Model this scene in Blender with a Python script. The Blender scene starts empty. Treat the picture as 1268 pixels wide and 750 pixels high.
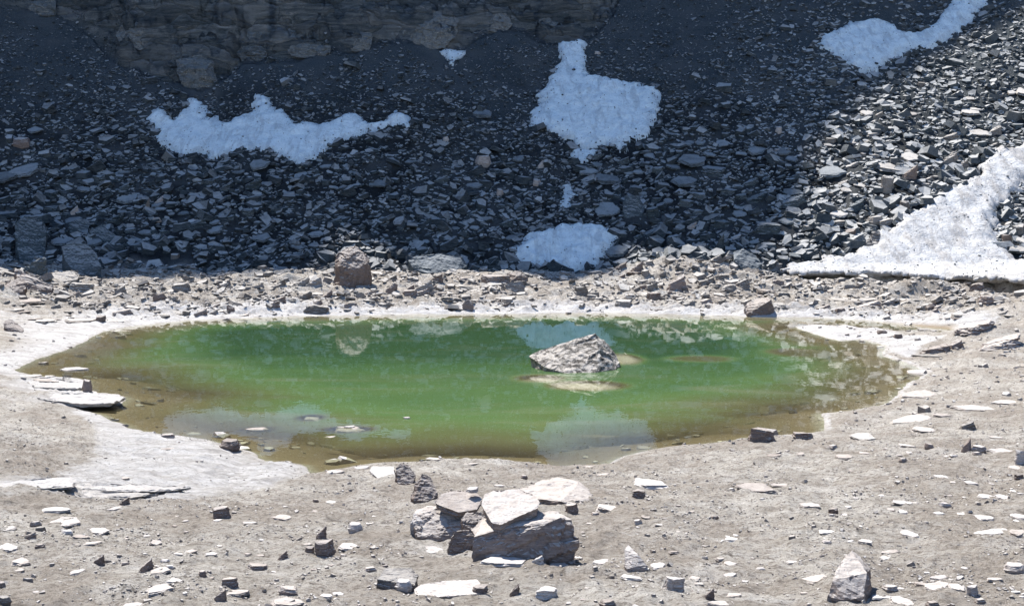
import bpy, bmesh, math, random
import numpy as np
from mathutils import Vector, Matrix, noise as mnoise

random.seed(7)
rng = np.random.default_rng(7)
SC = bpy.context.scene
COL = SC.collection

# ------------------------------------------------------------------ camera, world, sun, exposure
FPX, PW, PH, HOR = 1500.0, 1268, 750, 259.0
EYE = np.array([0.0, 0.0, 4.0])
PITCH = math.atan((PH / 2 - HOR) / FPX)
cam_d = bpy.data.cameras.new("camera")
cam_d.sensor_width = 36.0
cam_d.lens = 36.0 * FPX / PW
cam_d.clip_start = 0.1
cam_d.clip_end = 2000.0
cam = bpy.data.objects.new("camera", cam_d)
cam.location = EYE
cam.rotation_euler = (math.pi / 2 - PITCH, 0, 0)
COL.objects.link(cam)
SC.camera = cam

SUN_EL = math.radians(57.0)
SUN_AZ = math.radians(-33.0)            # from +Y (ahead of the camera) towards -X (left)
TO_SUN = np.array([math.sin(SUN_AZ) * math.cos(SUN_EL), math.cos(SUN_AZ) * math.cos(SUN_EL), math.sin(SUN_EL)])
world = bpy.data.worlds.new("World")
SC.world = world
world.use_nodes = True
wn = world.node_tree.nodes
sky = wn.new("ShaderNodeTexSky")
sky.sky_type = 'NISHITA'
sky.sun_disc = False
sky.sun_elevation = SUN_EL
sky.sun_rotation = SUN_AZ
sky.altitude = 1200.0
sky.air_density = 1.0
sky.dust_density = 0.2
sky.ozone_density = 5.0
world.node_tree.links.new(sky.outputs[0], wn["Background"].inputs[0])
wn["Background"].inputs[1].default_value = 0.15
sun_d = bpy.data.lights.new("sun", 'SUN')
sun_d.energy = 5.0
sun_d.angle = math.radians(0.5)
sun_d.color = (1.0, 0.95, 0.88)
sun = bpy.data.objects.new("sun", sun_d)
sun.rotation_euler = Vector(TO_SUN).to_track_quat('Z', 'Y').to_euler()
COL.objects.link(sun)
SC.view_settings.view_transform = 'Standard'
SC.view_settings.look = 'None'
SC.view_settings.exposure = 0.94
SC.view_settings.gamma = 1.0
SC.view_settings.use_curve_mapping = False
SC.cycles.max_bounces = 6
SC.cycles.transparent_max_bounces = 6

# ------------------------------------------------------------------ noise
def _hash(ix, iy, seed):
    h = (ix.astype(np.int64) * 374761393 + iy.astype(np.int64) * 668265263 + seed * 982451653) & 0xFFFFFFFF
    h = ((h ^ (h >> 13)) * 1274126177) & 0xFFFFFFFF
    h = (h ^ (h >> 16)) & 0xFFFFFFFF
    return h / 4294967295.0

def gnoise(x, y, seed=0):                     # gradient noise, about -1..1
    x = np.asarray(x, float); y = np.asarray(y, float)
    ix = np.floor(x); iy = np.floor(y)
    fx = x - ix; fy = y - iy
    u = fx * fx * fx * (fx * (fx * 6 - 15) + 10); v = fy * fy * fy * (fy * (fy * 6 - 15) + 10)
    def g(ox, oy):
        a = _hash(ix + ox, iy + oy, seed) * 2 * math.pi
        return np.cos(a) * (fx - ox) + np.sin(a) * (fy - oy)
    a = g(0, 0); b = g(1, 0); c = g(0, 1); d = g(1, 1)
    return 1.5 * ((a + (b - a) * u) + ((c + (d - c) * u) - (a + (b - a) * u)) * v)

def fbm(x, y, octs=4, seed=0, gain=0.5):
    s = 0.0; a = 1.0; f = 1.0
    for k in range(octs):
        s = s + a * gnoise(x * f, y * f, seed + k * 17)
        a *= gain; f *= 2.03
    return s

def cells(x, y, seed=0):                      # worley: F1 distance, F2-F1, cell value
    ix = np.floor(x); iy = np.floor(y)
    f1 = np.full(np.shape(x), 9.0); f2 = np.full(np.shape(x), 9.0); val = np.zeros(np.shape(x))
    for ox in (-1, 0, 1):
        for oy in (-1, 0, 1):
            cx = ix + ox; cy = iy + oy
            px = cx + _hash(cx, cy, seed); py = cy + _hash(cx, cy, seed + 5)
            d = np.hypot(px - x, py - y)
            v = _hash(cx, cy, seed + 9)
            near = d < f1
            f2 = np.where(near, f1, np.minimum(f2, d))
            val = np.where(near, v, val)
            f1 = np.where(near, d, f1)
    return f1, f2 - f1, val

def sstep(a, b, x):
    t = np.clip((x - a) / (b - a), 0, 1)
    return t * t * (3 - 2 * t)

def poly_sd(poly, x, y):                      # signed distance, positive inside
    x = np.asarray(x, float); y = np.asarray(y, float)
    poly = np.asarray(poly, float)
    d2 = np.full(x.shape, 1e18); inside = np.zeros(x.shape, bool)
    n = len(poly)
    for i in range(n):
        ax, ay = poly[i]; bx, by = poly[(i + 1) % n]
        ex, ey = bx - ax, by - ay
        L = ex * ex + ey * ey + 1e-12
        t = np.clip(((x - ax) * ex + (y - ay) * ey) / L, 0, 1)
        d2 = np.minimum(d2, (x - ax - t * ex) ** 2 + (y - ay - t * ey) ** 2)
        if ay != by:
            c = ((ay > y) != (by > y)) & (x < (bx - ax) * (y - ay) / (by - ay) + ax)
            inside ^= c
    return np.where(inside, 1, -1) * np.sqrt(d2)

def line_d(pts, x, y):
    d2 = np.full(np.shape(x), 1e18)
    for (ax, ay), (bx, by) in zip(pts[:-1], pts[1:]):
        ex, ey = bx - ax, by - ay
        t = np.clip(((x - ax) * ex + (y - ay) * ey) / (ex * ex + ey * ey + 1e-12), 0, 1)
        d2 = np.minimum(d2, (x - ax - t * ex) ** 2 + (y - ay - t * ey) ** 2)
    return np.sqrt(d2)

# ------------------------------------------------------------------ sight lines of the photograph
def ray(px, py):
    px = np.asarray(px, float); py = np.asarray(py, float)
    a = (px - PW / 2) / FPX; b = (PH / 2 - py) / FPX
    cp, sp = math.cos(PITCH), math.sin(PITCH)
    d = np.stack([a, cp + b * sp, -sp + b * cp], -1)
    return d

def on_plane(px, py, z=0.0):
    d = ray(px, py)
    t = (z - EYE[2]) / d[..., 2]
    return EYE + d * t[..., None]

def on_ground(px, py, fn, far=130.0):
    px = np.atleast_1d(np.asarray(px, float)); py = np.atleast_1d(np.asarray(py, float))
    d = ray(px, py)
    d = d / d[:, 1:2]
    ts = np.concatenate([np.arange(3, 24, .06), np.arange(24, far, .16)])
    hit = np.full(px.shape, far)
    for s in range(0, len(px), 400):
        P = EYE + d[s:s + 400, None, :] * ts[None, :, None]
        below = P[..., 2] < fn(P[..., 0], P[..., 1])
        k = np.argmax(below, 1)
        k = np.where(below.any(1), k, len(ts) - 1)
        k = np.maximum(k, 1)
        i = np.arange(len(k))
        h0 = P[i, k - 1, 2] - fn(P[i, k - 1, 0], P[i, k - 1, 1])
        h1 = P[i, k, 2] - fn(P[i, k, 0], P[i, k, 1])
        w = np.clip(h0 / (h0 - h1 + 1e-9), 0, 1)
        hit[s:s + 400] = ts[k - 1] + (ts[k] - ts[k - 1]) * w
    return EYE + d * hit[:, None]

# ------------------------------------------------------------------ the lie of the land
LAKE_PX = [(20,458),(45,445),(90,430),(130,410),(165,404),(230,397),(300,394),(380,391),(440,391),(520,389),(600,389),
 (700,388),(760,388),(850,390),(930,392),(1000,393),(1060,396),(1120,401),(1185,406),(1182,414),(1120,412),(1060,406),
 (1005,402),(985,405),(1010,415),(1040,422),(1068,420),(1098,429),(1092,440),(1110,446),(1150,460),(1130,472),(1112,484),
 (1100,500),(1060,507),(1020,512),(1013,520),(1022,535),(980,539),(930,541),(870,550),(800,556),(765,568),(740,576),
 (690,577),(640,572),(580,570),(520,571),(460,574),(420,580),(385,587),(378,575),(330,571),(310,560),(290,553),(262,546),
 (230,540),(190,538),(160,529),(120,513),(108,506),(140,504),(160,494),(140,488),(100,485),(80,482),(110,478),(104,469),
 (62,467),(25,462)]
_lp = np.array(LAKE_PX, float)
LAKE = on_plane(_lp[:, 0], _lp[:, 1])[:, :2]

def lake_sd(x, y):
    wob = 0.10 * gnoise(x * 1.1, y * 1.1, 3) + 0.05 * gnoise(x * 3.1, y * 3.1, 4)
    return poly_sd(LAKE, x, y) + wob

def foot_y(x):
    return 57.0 - 0.0035 * x * x + 0.7 * np.sin(x * 0.23 + 1.0)

SHALLOW = [(727, 477, 1.0, .85, .05), (668, 468, .65, .7, .10), (770, 444, .62, 1.35, .06), (433, 531, .5, .35, .02),
           (985, 436, .85, 1.1, .24), (868, 444, 1.0, .8, .32), (385, 517, .3, .4, .05), (320, 531, .35, .2, .04)]
SHW = [(*on_plane(np.array(a), np.array(b))[:2], c, d, e) for a, b, c, d, e in SHALLOW]

def base_land(x, y, sd):
    """banks and lake bed, before the mountain; sd is positive inside the lake"""
    r = np.maximum(-sd, 0)
    far = sstep(30, 42, y)
    bank = 0.03 * (1 - np.exp(-r / .08)) + r * (0.116 * (1 - far) + 0.085 * far)
    bank = np.where(r > 26, 0.116 * 26 + 0.02 * (r - 26), bank)
    side = sstep(9, 20, np.abs(x)) * sstep(2, 9, r) * (1 - sstep(44, 52, y))
    bank = bank + side * 0.5
    q = np.maximum(sd, 0)
    steep = 0.145 + 0.16 * sstep(25, 40, y) + 0.05 * sstep(-14, 0, x) * (1 - sstep(6, 12, x))
    bed = -(0.015 + steep * q * (0.55 + 0.45 * sstep(0.3, 3, q)))
    bed = np.maximum(bed, -0.85 - .9 * sstep(29, 39, y) - .2 * np.tanh(q / 8))
    return np.where(sd > 0, bed, bank)

def slope_only(x, y):
    sd = lake_sd(x, y)
    z = base_land(x, y, sd)
    t = y - foot_y(x)
    tt = np.maximum(t, 0)
    z = z * (1 - sstep(0, 6, tt)) + 1.0 * sstep(0, 6, tt) if False else np.where(t > 0, np.minimum(z, 1.35), z)
    rise = 0.52 * tt + 0.0042 * tt * tt
    rise = rise - 0.5 * (1 - np.exp(-tt / 1.5)) * 0.3
    return z + rise

# cliff foot, seen against the scree
CL_PX = [(-500,30),(-200,25),(0,12),(60,16),(115,45),(160,88),(205,104),(250,116),(275,100),(300,76),(370,74),(410,62),
         (440,66),(480,54),(560,62),(600,48),(640,42),(680,56),(735,44),(760,14)]
_c = np.array(CL_PX, float)
_cw = on_ground(_c[:, 0], _c[:, 1], slope_only)
CLX = np.concatenate([[-200.], _cw[:, 0], [_cw[-1, 0] + 3., 40., 200.]])
CLY = np.concatenate([[_cw[0, 1]], _cw[:, 1], [92., 95., 95.]])
_o = np.argsort(CLX); CLX = CLX[_o]; CLY = CLY[_o]
CREST_Y = 116.0

# the edge of the mountain's shade in the photograph gives the height of its crest
SH_PX = [(-60,322),(0,330),(40,330),(90,338),(130,352),(180,363),(235,357),(300,348),(360,346),(430,340),(490,328),(560,336),
         (620,340),(690,352),(745,350),(790,332),(850,322),(920,334),(975,342),(982,300),(996,252),(1010,190),(1040,150),
         (1090,118),(1140,84),(1200,50),(1268,14),(1330,-10)]
_s = np.array(SH_PX, float)
_sw = on_ground(_s[:, 0], _s[:, 1], slope_only)
_t = (CREST_Y - _sw[:, 1]) / TO_SUN[1]
CRX = _sw[:, 0] + TO_SUN[0] * _t
CRZ = _sw[:, 2] + TO_SUN[2] * _t
_o = np.argsort(CRX); CRX = CRX[_o]; CRZ = CRZ[_o]
CRX = np.concatenate([[-200.], CRX, [CRX[-1] + 40, 200.]])
CRZ = np.concatenate([[CRZ[0] + 10], CRZ, [CRZ[-1] - 12, CRZ[-1] - 20]])

TRENCH = on_ground([980, 1040, 1130, 1200, 1262], [341, 345, 348, 353, 357], slope_only)[:, :2]
CRACKS_PX = [[(-20,601),(30,597),(62,592),(85,592),(94,600),(130,603),(170,606)], [(70,597),(100,603),(150,607),(195,604),(215,602)],
             [(20,601),(60,596),(80,598),(110,606)], [(185,602),(214,601)], [(90,616),(110,610)]]

def land(x, y, detail=True):
    x = np.asarray(x, float); y = np.asarray(y, float)
    sd = lake_sd(x, y)
    z = base_land(x, y, sd)
    t = y - foot_y(x)
    tt = np.maximum(t, 0)
    z = np.where(t > 0, np.minimum(z, 1.35), z) + 0.52 * tt + 0.0042 * tt * tt - 0.15 * (1 - np.exp(-tt / 1.5))
    # headwall
    yc = np.interp(x, CLX, CLY) + 0.5 * gnoise(x * .35, x * 0, 21)
    yc = np.minimum(yc, 97)
    tc = yc - foot_y(x)
    zc = 1.2 + 0.52 * tc + 0.0042 * tc * tc
    k = np.clip((y - yc) / (CREST_Y - yc), 0, 1)
    crest = np.interp(x, CRX, CRZ)
    wall = (crest - zc) * (k ** 1.15) - (0.52 * (np.minimum(y, CREST_Y) - yc) + 0.0042 * ((np.minimum(y, CREST_Y) - foot_y(x)) ** 2 - tc * tc)) * (k > 0)
    on = (y > yc)
    z = np.where(on, z + wall, z)
    z = np.where(y > CREST_Y, crest - 0.45 * (y - CREST_Y), z)
    if not detail:
        return z
    dry = sstep(0.0, .6, -sd)
    sl = sstep(0, 3, t)
    cl = sstep(0, .8, y - yc) * (1 - sstep(CREST_Y - 10, CREST_Y - 3, y))
    flat = 1 - sl
    r = -sd
    # banks: hummocks, dried crusts, little ledges
    z = z + flat * dry * (0.06 * fbm(x * .9, y * .9, 3, 31) + 0.016 * fbm(x * 4.1, y * 3.3, 3, 37) * (1 - sstep(25, 40, y)))
    z = z + flat * dry * (1 - sstep(18, 24, y)) * (0.017 * fbm(x * 9, y * 7.5, 2, 39) + .035 * np.abs(gnoise(x * 2.2 + .6 * gnoise(x, y, 2), y * 1.7, 38)))
    ledge = fbm(x * .8 + .3 * gnoise(x * 3, y * 3, 8), y * .55, 3, 41)
    z = z + flat * dry * 0.035 * (sstep(.18, .22, ledge) + sstep(-.22, -.19, ledge) - 1) * sstep(5, 12, x + 6 * (y > 40))
    z = z + flat * dry * sstep(40, 46, y) * (0.16 * fbm(x * .7, y * .9, 4, 43) + 0.07 * cells(x * 1.3, y * 1.9, 3)[2])
    hh = 3.2 * fbm(x * .32 + .2 * gnoise(x * 2, y * 2, 6), y * .5, 4, 47) + .25 * x * .2
    fh = hh - np.floor(hh)
    z = z + flat * dry * sstep(39, 44, y) * .16 * (sstep(.42, .52, fh) - fh)
    hl = 4.0 * fbm(x * .45 + .2 * gnoise(x * 3, y * 3, 6), y * .30, 4, 49)
    fl = hl - np.floor(hl)
    z = z + flat * dry * (1 - sstep(33, 38, y)) * sstep(4, 7, -(x + .10 * (y - 17))) * .045 * (sstep(.45, .50, fl) - fl)
    # little mounds of rubble on the far shore and the right bank
    for mx, my, rx, ry, h in MOUNDS:
        z = z + h * np.exp(-(((x - mx) / rx) ** 2 + ((y - my) / ry) ** 2))
    # cracked white crust at the left
    nearz = (y < 17) & (x < -2.5)
    if np.any(nearz):
        for c in CRACKS:
            d = line_d(c, x, y)
            z = z - 0.055 * np.exp(-(d / .035) ** 2) * nearz
        d = poly_sd(CRUSTP, x, y)
        z = z + 0.03 * sstep(-.02, .03, d) * nearz
    # trench melted out below the long snow edge
    dt = line_d(TRENCH, x, y)
    z = z - 0.55 * np.exp(-(dt / .8) ** 4)
    # scree: gullies, lobes, fines
    z = z + sl * (1 - cl) * (0.30 * fbm(x * .22, y * .13, 3, 51) + 0.09 * fbm(x * .9, y * .8, 3, 53))
    z = z + sl * (1 - cl) * 0.05 * gnoise(x * 3.3, y * 3.0, 57)
    # cliff: stepped strata and fractured blocks
    if np.any(cl > 0):
        warp = 1.6 * fbm(x * .16, y * .2, 3, 61)
        zz = z + .35 * x * .3 + warp
        st = zz / 1.7
        fr = st - np.floor(st)
        z = z + cl * (1.7 * (sstep(.3, .7, fr) - fr)) * 1.1
        st2 = zz / .55 + .3 * warp; fr2 = st2 - np.floor(st2)
        z = z + cl * .55 * (sstep(.3, .7, fr2) - fr2)
        f1, e, v = cells(x * .22 + .25 * warp, y * .55 + .3 * warp, 71)
        z = z + cl * (2.6 * (v - .5) - 0.7 * np.exp(-(e / .10) ** 2))
        f1, e, v = cells(x * 1.3, y * 2.2 + warp, 73)
        z = z + cl * (.7 * (v - .5) - .2 * np.exp(-(e / .10) ** 2))
        z = z + cl * .25 * fbm(x * 1.7, y * 2, 3, 77)
    return z

CRACKS = []
CRUSTP = [(-100, 0), (-101, 0), (-101, 1)]
MOUNDS = []
_m = on_ground([45, 300, 390, 500, 610, 850, 1060, 1130, 900, 1235, 1215], [350, 345, 345, 345, 348, 340, 360, 364, 360, 395, 415],
               lambda a, b: land(a, b, False))
MOUNDS = [(p[0], p[1], rx, ry, h) for p, (rx, ry, h) in zip(_m, [(2, 1.6, .35), (2.2, 1, .12), (1.6, 1.2, .25), (1.7, 1.1, .22),
          (1.8, 1.2, .3), (3.2, 1.6, .75), (1.6, 1.3, .35), (1.4, 1.0, .4), (1.8, 1.2, .3), (2, 1.2, .4), (1.3, .9, .25)])]
for c in CRACKS_PX:
    c = np.array(c, float)
    CRACKS.append(on_ground(c[:, 0], c[:, 1], lambda a, b: land(a, b, False))[:, :2])
_q = np.array([(-60,612),(20,602),(62,594),(95,603),(150,608),(110,625),(60,640),(-60,640)], float)

# ------------------------------------------------------------------ helpers for objects
def tag(o, label=None, cat=None, group=None, kind=None):
    if label: o['label'] = label
    if cat: o['category'] = cat
    if group: o['group'] = group
    if kind: o['kind'] = kind
    return o

def np_mesh(name, verts, faces, mat, smooth=False, attrs=None):
    """faces: (n, k) int array; attrs: {name: per-vertex floats or rgba}"""
    me = bpy.data.meshes.new(name)
    verts = np.asarray(verts, np.float32); faces = np.asarray(faces, np.int32)
    n, k = faces.shape
    me.vertices.add(len(verts)); me.vertices.foreach_set("co", verts.ravel())
    me.loops.add(n * k); me.loops.foreach_set("vertex_index", faces.ravel())
    me.polygons.add(n)
    me.polygons.foreach_set("loop_start", np.arange(0, n * k, k, dtype=np.int32))
    me.polygons.foreach_set("loop_total", np.full(n, k, np.int32))
    me.polygons.foreach_set("use_smooth", np.full(n, smooth))
    for an, av in (attrs or {}).items():
        av = np.asarray(av, np.float32)
        if av.ndim == 1:
            a = me.attributes.new(an, 'FLOAT', 'POINT'); a.data.foreach_set("value", av)
        else:
            a = me.attributes.new(an, 'FLOAT_COLOR', 'POINT'); a.data.foreach_set("color", av.ravel())
    me.update(calc_edges=True)
    me.materials.append(mat)
    return me

def link(name, me):
    o = bpy.data.objects.new(name, me); COL.objects.link(o)
    return o

# ------------------------------------------------------------------ materials
class NT:
    def __init__(self, name):
        self.m = bpy.data.materials.new(name); self.m.use_nodes = True
        self.t = self.m.node_tree; self.n = self.t.nodes; self.l = self.t.links
        self.bsdf = self.n["Principled BSDF"]
    def node(self, typ, ins=None, **kw):
        nd = self.n.new(typ)
        for k, v in kw.items(): setattr(nd, k, v)
        for k, v in (ins or {}).items():
            if hasattr(v, "is_linked") or hasattr(v, "links"): self.l.new(v, nd.inputs[k])
            else: nd.inputs[k].default_value = v
        return nd
    def noise(self, vec, scale, detail=5, rough=.6, dist=0.):
        return self.node("ShaderNodeTexNoise", {"Vector": vec, "Scale": scale, "Detail": detail, "Roughness": rough, "Distortion": dist}).outputs["Fac"]
    def ramp(self, fac, stops, interp='LINEAR'):
        r = self.node("ShaderNodeValToRGB", {"Fac": fac}); cr = r.color_ramp; cr.interpolation = interp
        while len(cr.elements) > 1: cr.elements.remove(cr.elements[-1])
        cr.elements[0].position = stops[0][0]; cr.elements[0].color = c4(stops[0][1])
        for p, c in stops[1:]:
            e = cr.elements.new(p); e.color = c4(c)
        return r.outputs["Color"]
    def mix(self, fac, a, b, mode='MIX'):
        nd = self.node("ShaderNodeMix", None, data_type='RGBA', blend_type=mode)
        for i, v in ((0, fac), (6, a), (7, b)):
            if hasattr(v, "links"): self.l.new(v, nd.inputs[i])
            else: nd.inputs[i].default_value = v if i == 0 else c4(v)
        return nd.outputs[2]
    def math(self, op, a, b=0., c=0., clamp=False):
        nd = self.node("ShaderNodeMath", None, operation=op, use_clamp=clamp)
        for i, v in enumerate((a, b, c)):
            if hasattr(v, "links"): self.l.new(v, nd.inputs[i])
            else: nd.inputs[i].default_value = v
        return nd.outputs[0]
    def bump(self, h, strength, dist, prev=None):
        ins = {"Height": h, "Strength": strength, "Distance": dist}
        if prev is not None: ins["Normal"] = prev
        return self.node("ShaderNodeBump", ins).outputs[0]
    def stretch(self, vec, s, rot=(0, 0, 0)):
        return self.node("ShaderNodeMapping", {"Vector": vec, "Scale": s, "Rotation": rot}).outputs[0]
    def attr(self, name):
        return self.node("ShaderNodeAttribute", None, attribute_name=name)
    def done(self, color, rough=.9, normal=None, spec=.25):
        b = self.bsdf
        for k, v in (("Base Color", color), ("Roughness", rough), ("Specular IOR Level", spec), ("Normal", normal)):
            if v is None: continue
            if hasattr(v, "links"): self.l.new(v, b.inputs[k])
            else: b.inputs[k].default_value = c4(v) if k == "Base Color" else v
        return self.m

def c4(c):
    if hasattr(c, "__len__"): return (c[0], c[1], c[2], 1.0)
    return (c, c, c, 1.0)

def mat_rock(name, lo, mid, hi, tone_attr, dust_lit=(.5, .48, .45), dust_lit_amt=.8, scale=1.0, vein=.0, low=.50, pits=0.):
    """layered slate: tone per stone, fine foliation, dusty flat tops paled as if sunlit, sides coloured dark as if shaded"""
    q = NT(name)
    geo = q.node("ShaderNodeNewGeometry")
    pos = geo.outputs["Position"]
    tone = q.attr("tone").outputs["Fac"] if tone_attr else q.node("ShaderNodeObjectInfo").outputs["Random"]
    n1 = q.noise(pos, 3.2 * scale, 7, .68)
    n2 = q.noise(pos, 19 * scale, 6, .75)
    lay = q.noise(q.stretch(pos, (2.5 * scale, 4 * scale, 24 * scale), (.35, .25, 0)), 1.0, 5, .65, .8)
    f = q.math('ADD', q.math('MULTIPLY', tone, .62), q.math('MULTIPLY', n1, .55))
    f = q.math('SUBTRACT', f, .08)
    col = q.ramp(f, [(0.12, lo), (0.5, mid), (0.88, hi)])
    col = q.mix(q.ramp(n2, [(.45, 0), (.7, .7)]), col, tuple(c * .5 for c in lo), 'MIX')
    col = q.mix(q.ramp(lay, [(.40, 0), (.68, .5)]), col, tuple(min(1, c * 1.25) for c in hi), 'MIX')
    if vein:
        v = q.ramp(q.noise(q.stretch(pos, (1, 1, 5), (.5, .4, 0)), 2.5 * scale, 3, .5, 2.), [(.60, 0), (.63, vein), (.66, 0)])
        col = q.mix(v, col, (.60, .58, .54))
    nz = q.node("ShaderNodeSeparateXYZ", {0: geo.outputs["Normal"]}).outputs[2]
    nzn = q.math('ADD', nz, q.math('MULTIPLY', q.math('SUBTRACT', n2, .5), .5))
    d = q.math('MULTIPLY', q.ramp(nzn, [(low, 0), (low + .28, 1)]), q.ramp(n1, [(.30, .5), (.58, 1)]))
    d = q.math('MULTIPLY', d, q.math('ADD', .6, q.math('MULTIPLY', tone, .7)), clamp=True)
    dcol = q.mix(q.ramp(n2, [(.5, 0), (.72, .8)]), dust_lit, tuple(c * .55 for c in dust_lit))
    col = q.mix(q.math('MULTIPLY', d, dust_lit_amt), col, dcol)  # dusty tops also paled to look sunlit against the darker sides
    b = None
    if pits:
        pn = q.noise(q.stretch(pos, (3.2, 4, 6), (.3, -.5, 0)), 1.6, 6, .75, .8)
        col = q.mix(q.ramp(pn, [(.55, 0), (.60, pits)]), col, (.035, .03, .026))
        b = q.bump(q.ramp(pn, [(.50, 1), (.60, 0)]), 1.0, .10)
    b = q.bump(lay, .7, .05 / scale, b)
    b = q.bump(n1, .6, .06 / scale, b)
    b = q.bump(n2, .7, .02 / scale, b)
    return q.done(col, .9, b, .2)

M = {}
# slate of the shaded talus: cool dark grey;  shore slabs: warm pale grey;  foreground: pale schist, its shaded faces coloured brown
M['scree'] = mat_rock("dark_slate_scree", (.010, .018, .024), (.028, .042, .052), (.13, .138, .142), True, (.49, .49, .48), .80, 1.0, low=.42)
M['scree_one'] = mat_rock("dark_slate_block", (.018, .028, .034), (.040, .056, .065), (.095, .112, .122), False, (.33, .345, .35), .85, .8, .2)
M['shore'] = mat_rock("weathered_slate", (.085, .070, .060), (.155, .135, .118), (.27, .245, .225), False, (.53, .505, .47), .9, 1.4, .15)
M['shore_stuff'] = mat_rock("weathered_slate_chips", (.075, .064, .055), (.15, .13, .115), (.27, .245, .225), True, (.53, .505, .47), .9, 1.4)
M['pale'] = mat_rock("pale_schist", (.125, .092, .078), (.21, .163, .14), (.33, .285, .255), False, (.53, .495, .46), .95, 2.6, .2)
M['brown'] = mat_rock("brown_schist", (.095, .068, .056), (.155, .118, .10), (.25, .20, .178), False, (.50, .46, .42), .9, 2.6)
M['crust'] = mat_rock("dried_silt_crust", (.20, .18, .16), (.32, .295, .27), (.48, .455, .43), False, (.43, .415, .40), .95, 1.5)
M['crag'] = mat_rock("layered_crag", (.035, .042, .046), (.09, .10, .103), (.19, .19, .182), False, (.17, .185, .19), .4, .7, .5)
M['pebble'] = mat_rock("pale_chips", (.10, .082, .07), (.22, .185, .16), (.42, .385, .355), True, (.58, .555, .52), .9, 4.0)
M['white'] = mat_rock("white_quartz", (.24, .20, .18), (.36, .32, .295), (.52, .48, .455), False, (.58, .555, .53), .9, 2.0)
M['island'] = mat_rock("pitted_boulder", (.06, .05, .043), (.19, .165, .14), (.36, .325, .29), False, (.50, .465, .42), .8, 1.0, .2, pits=.9)

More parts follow.
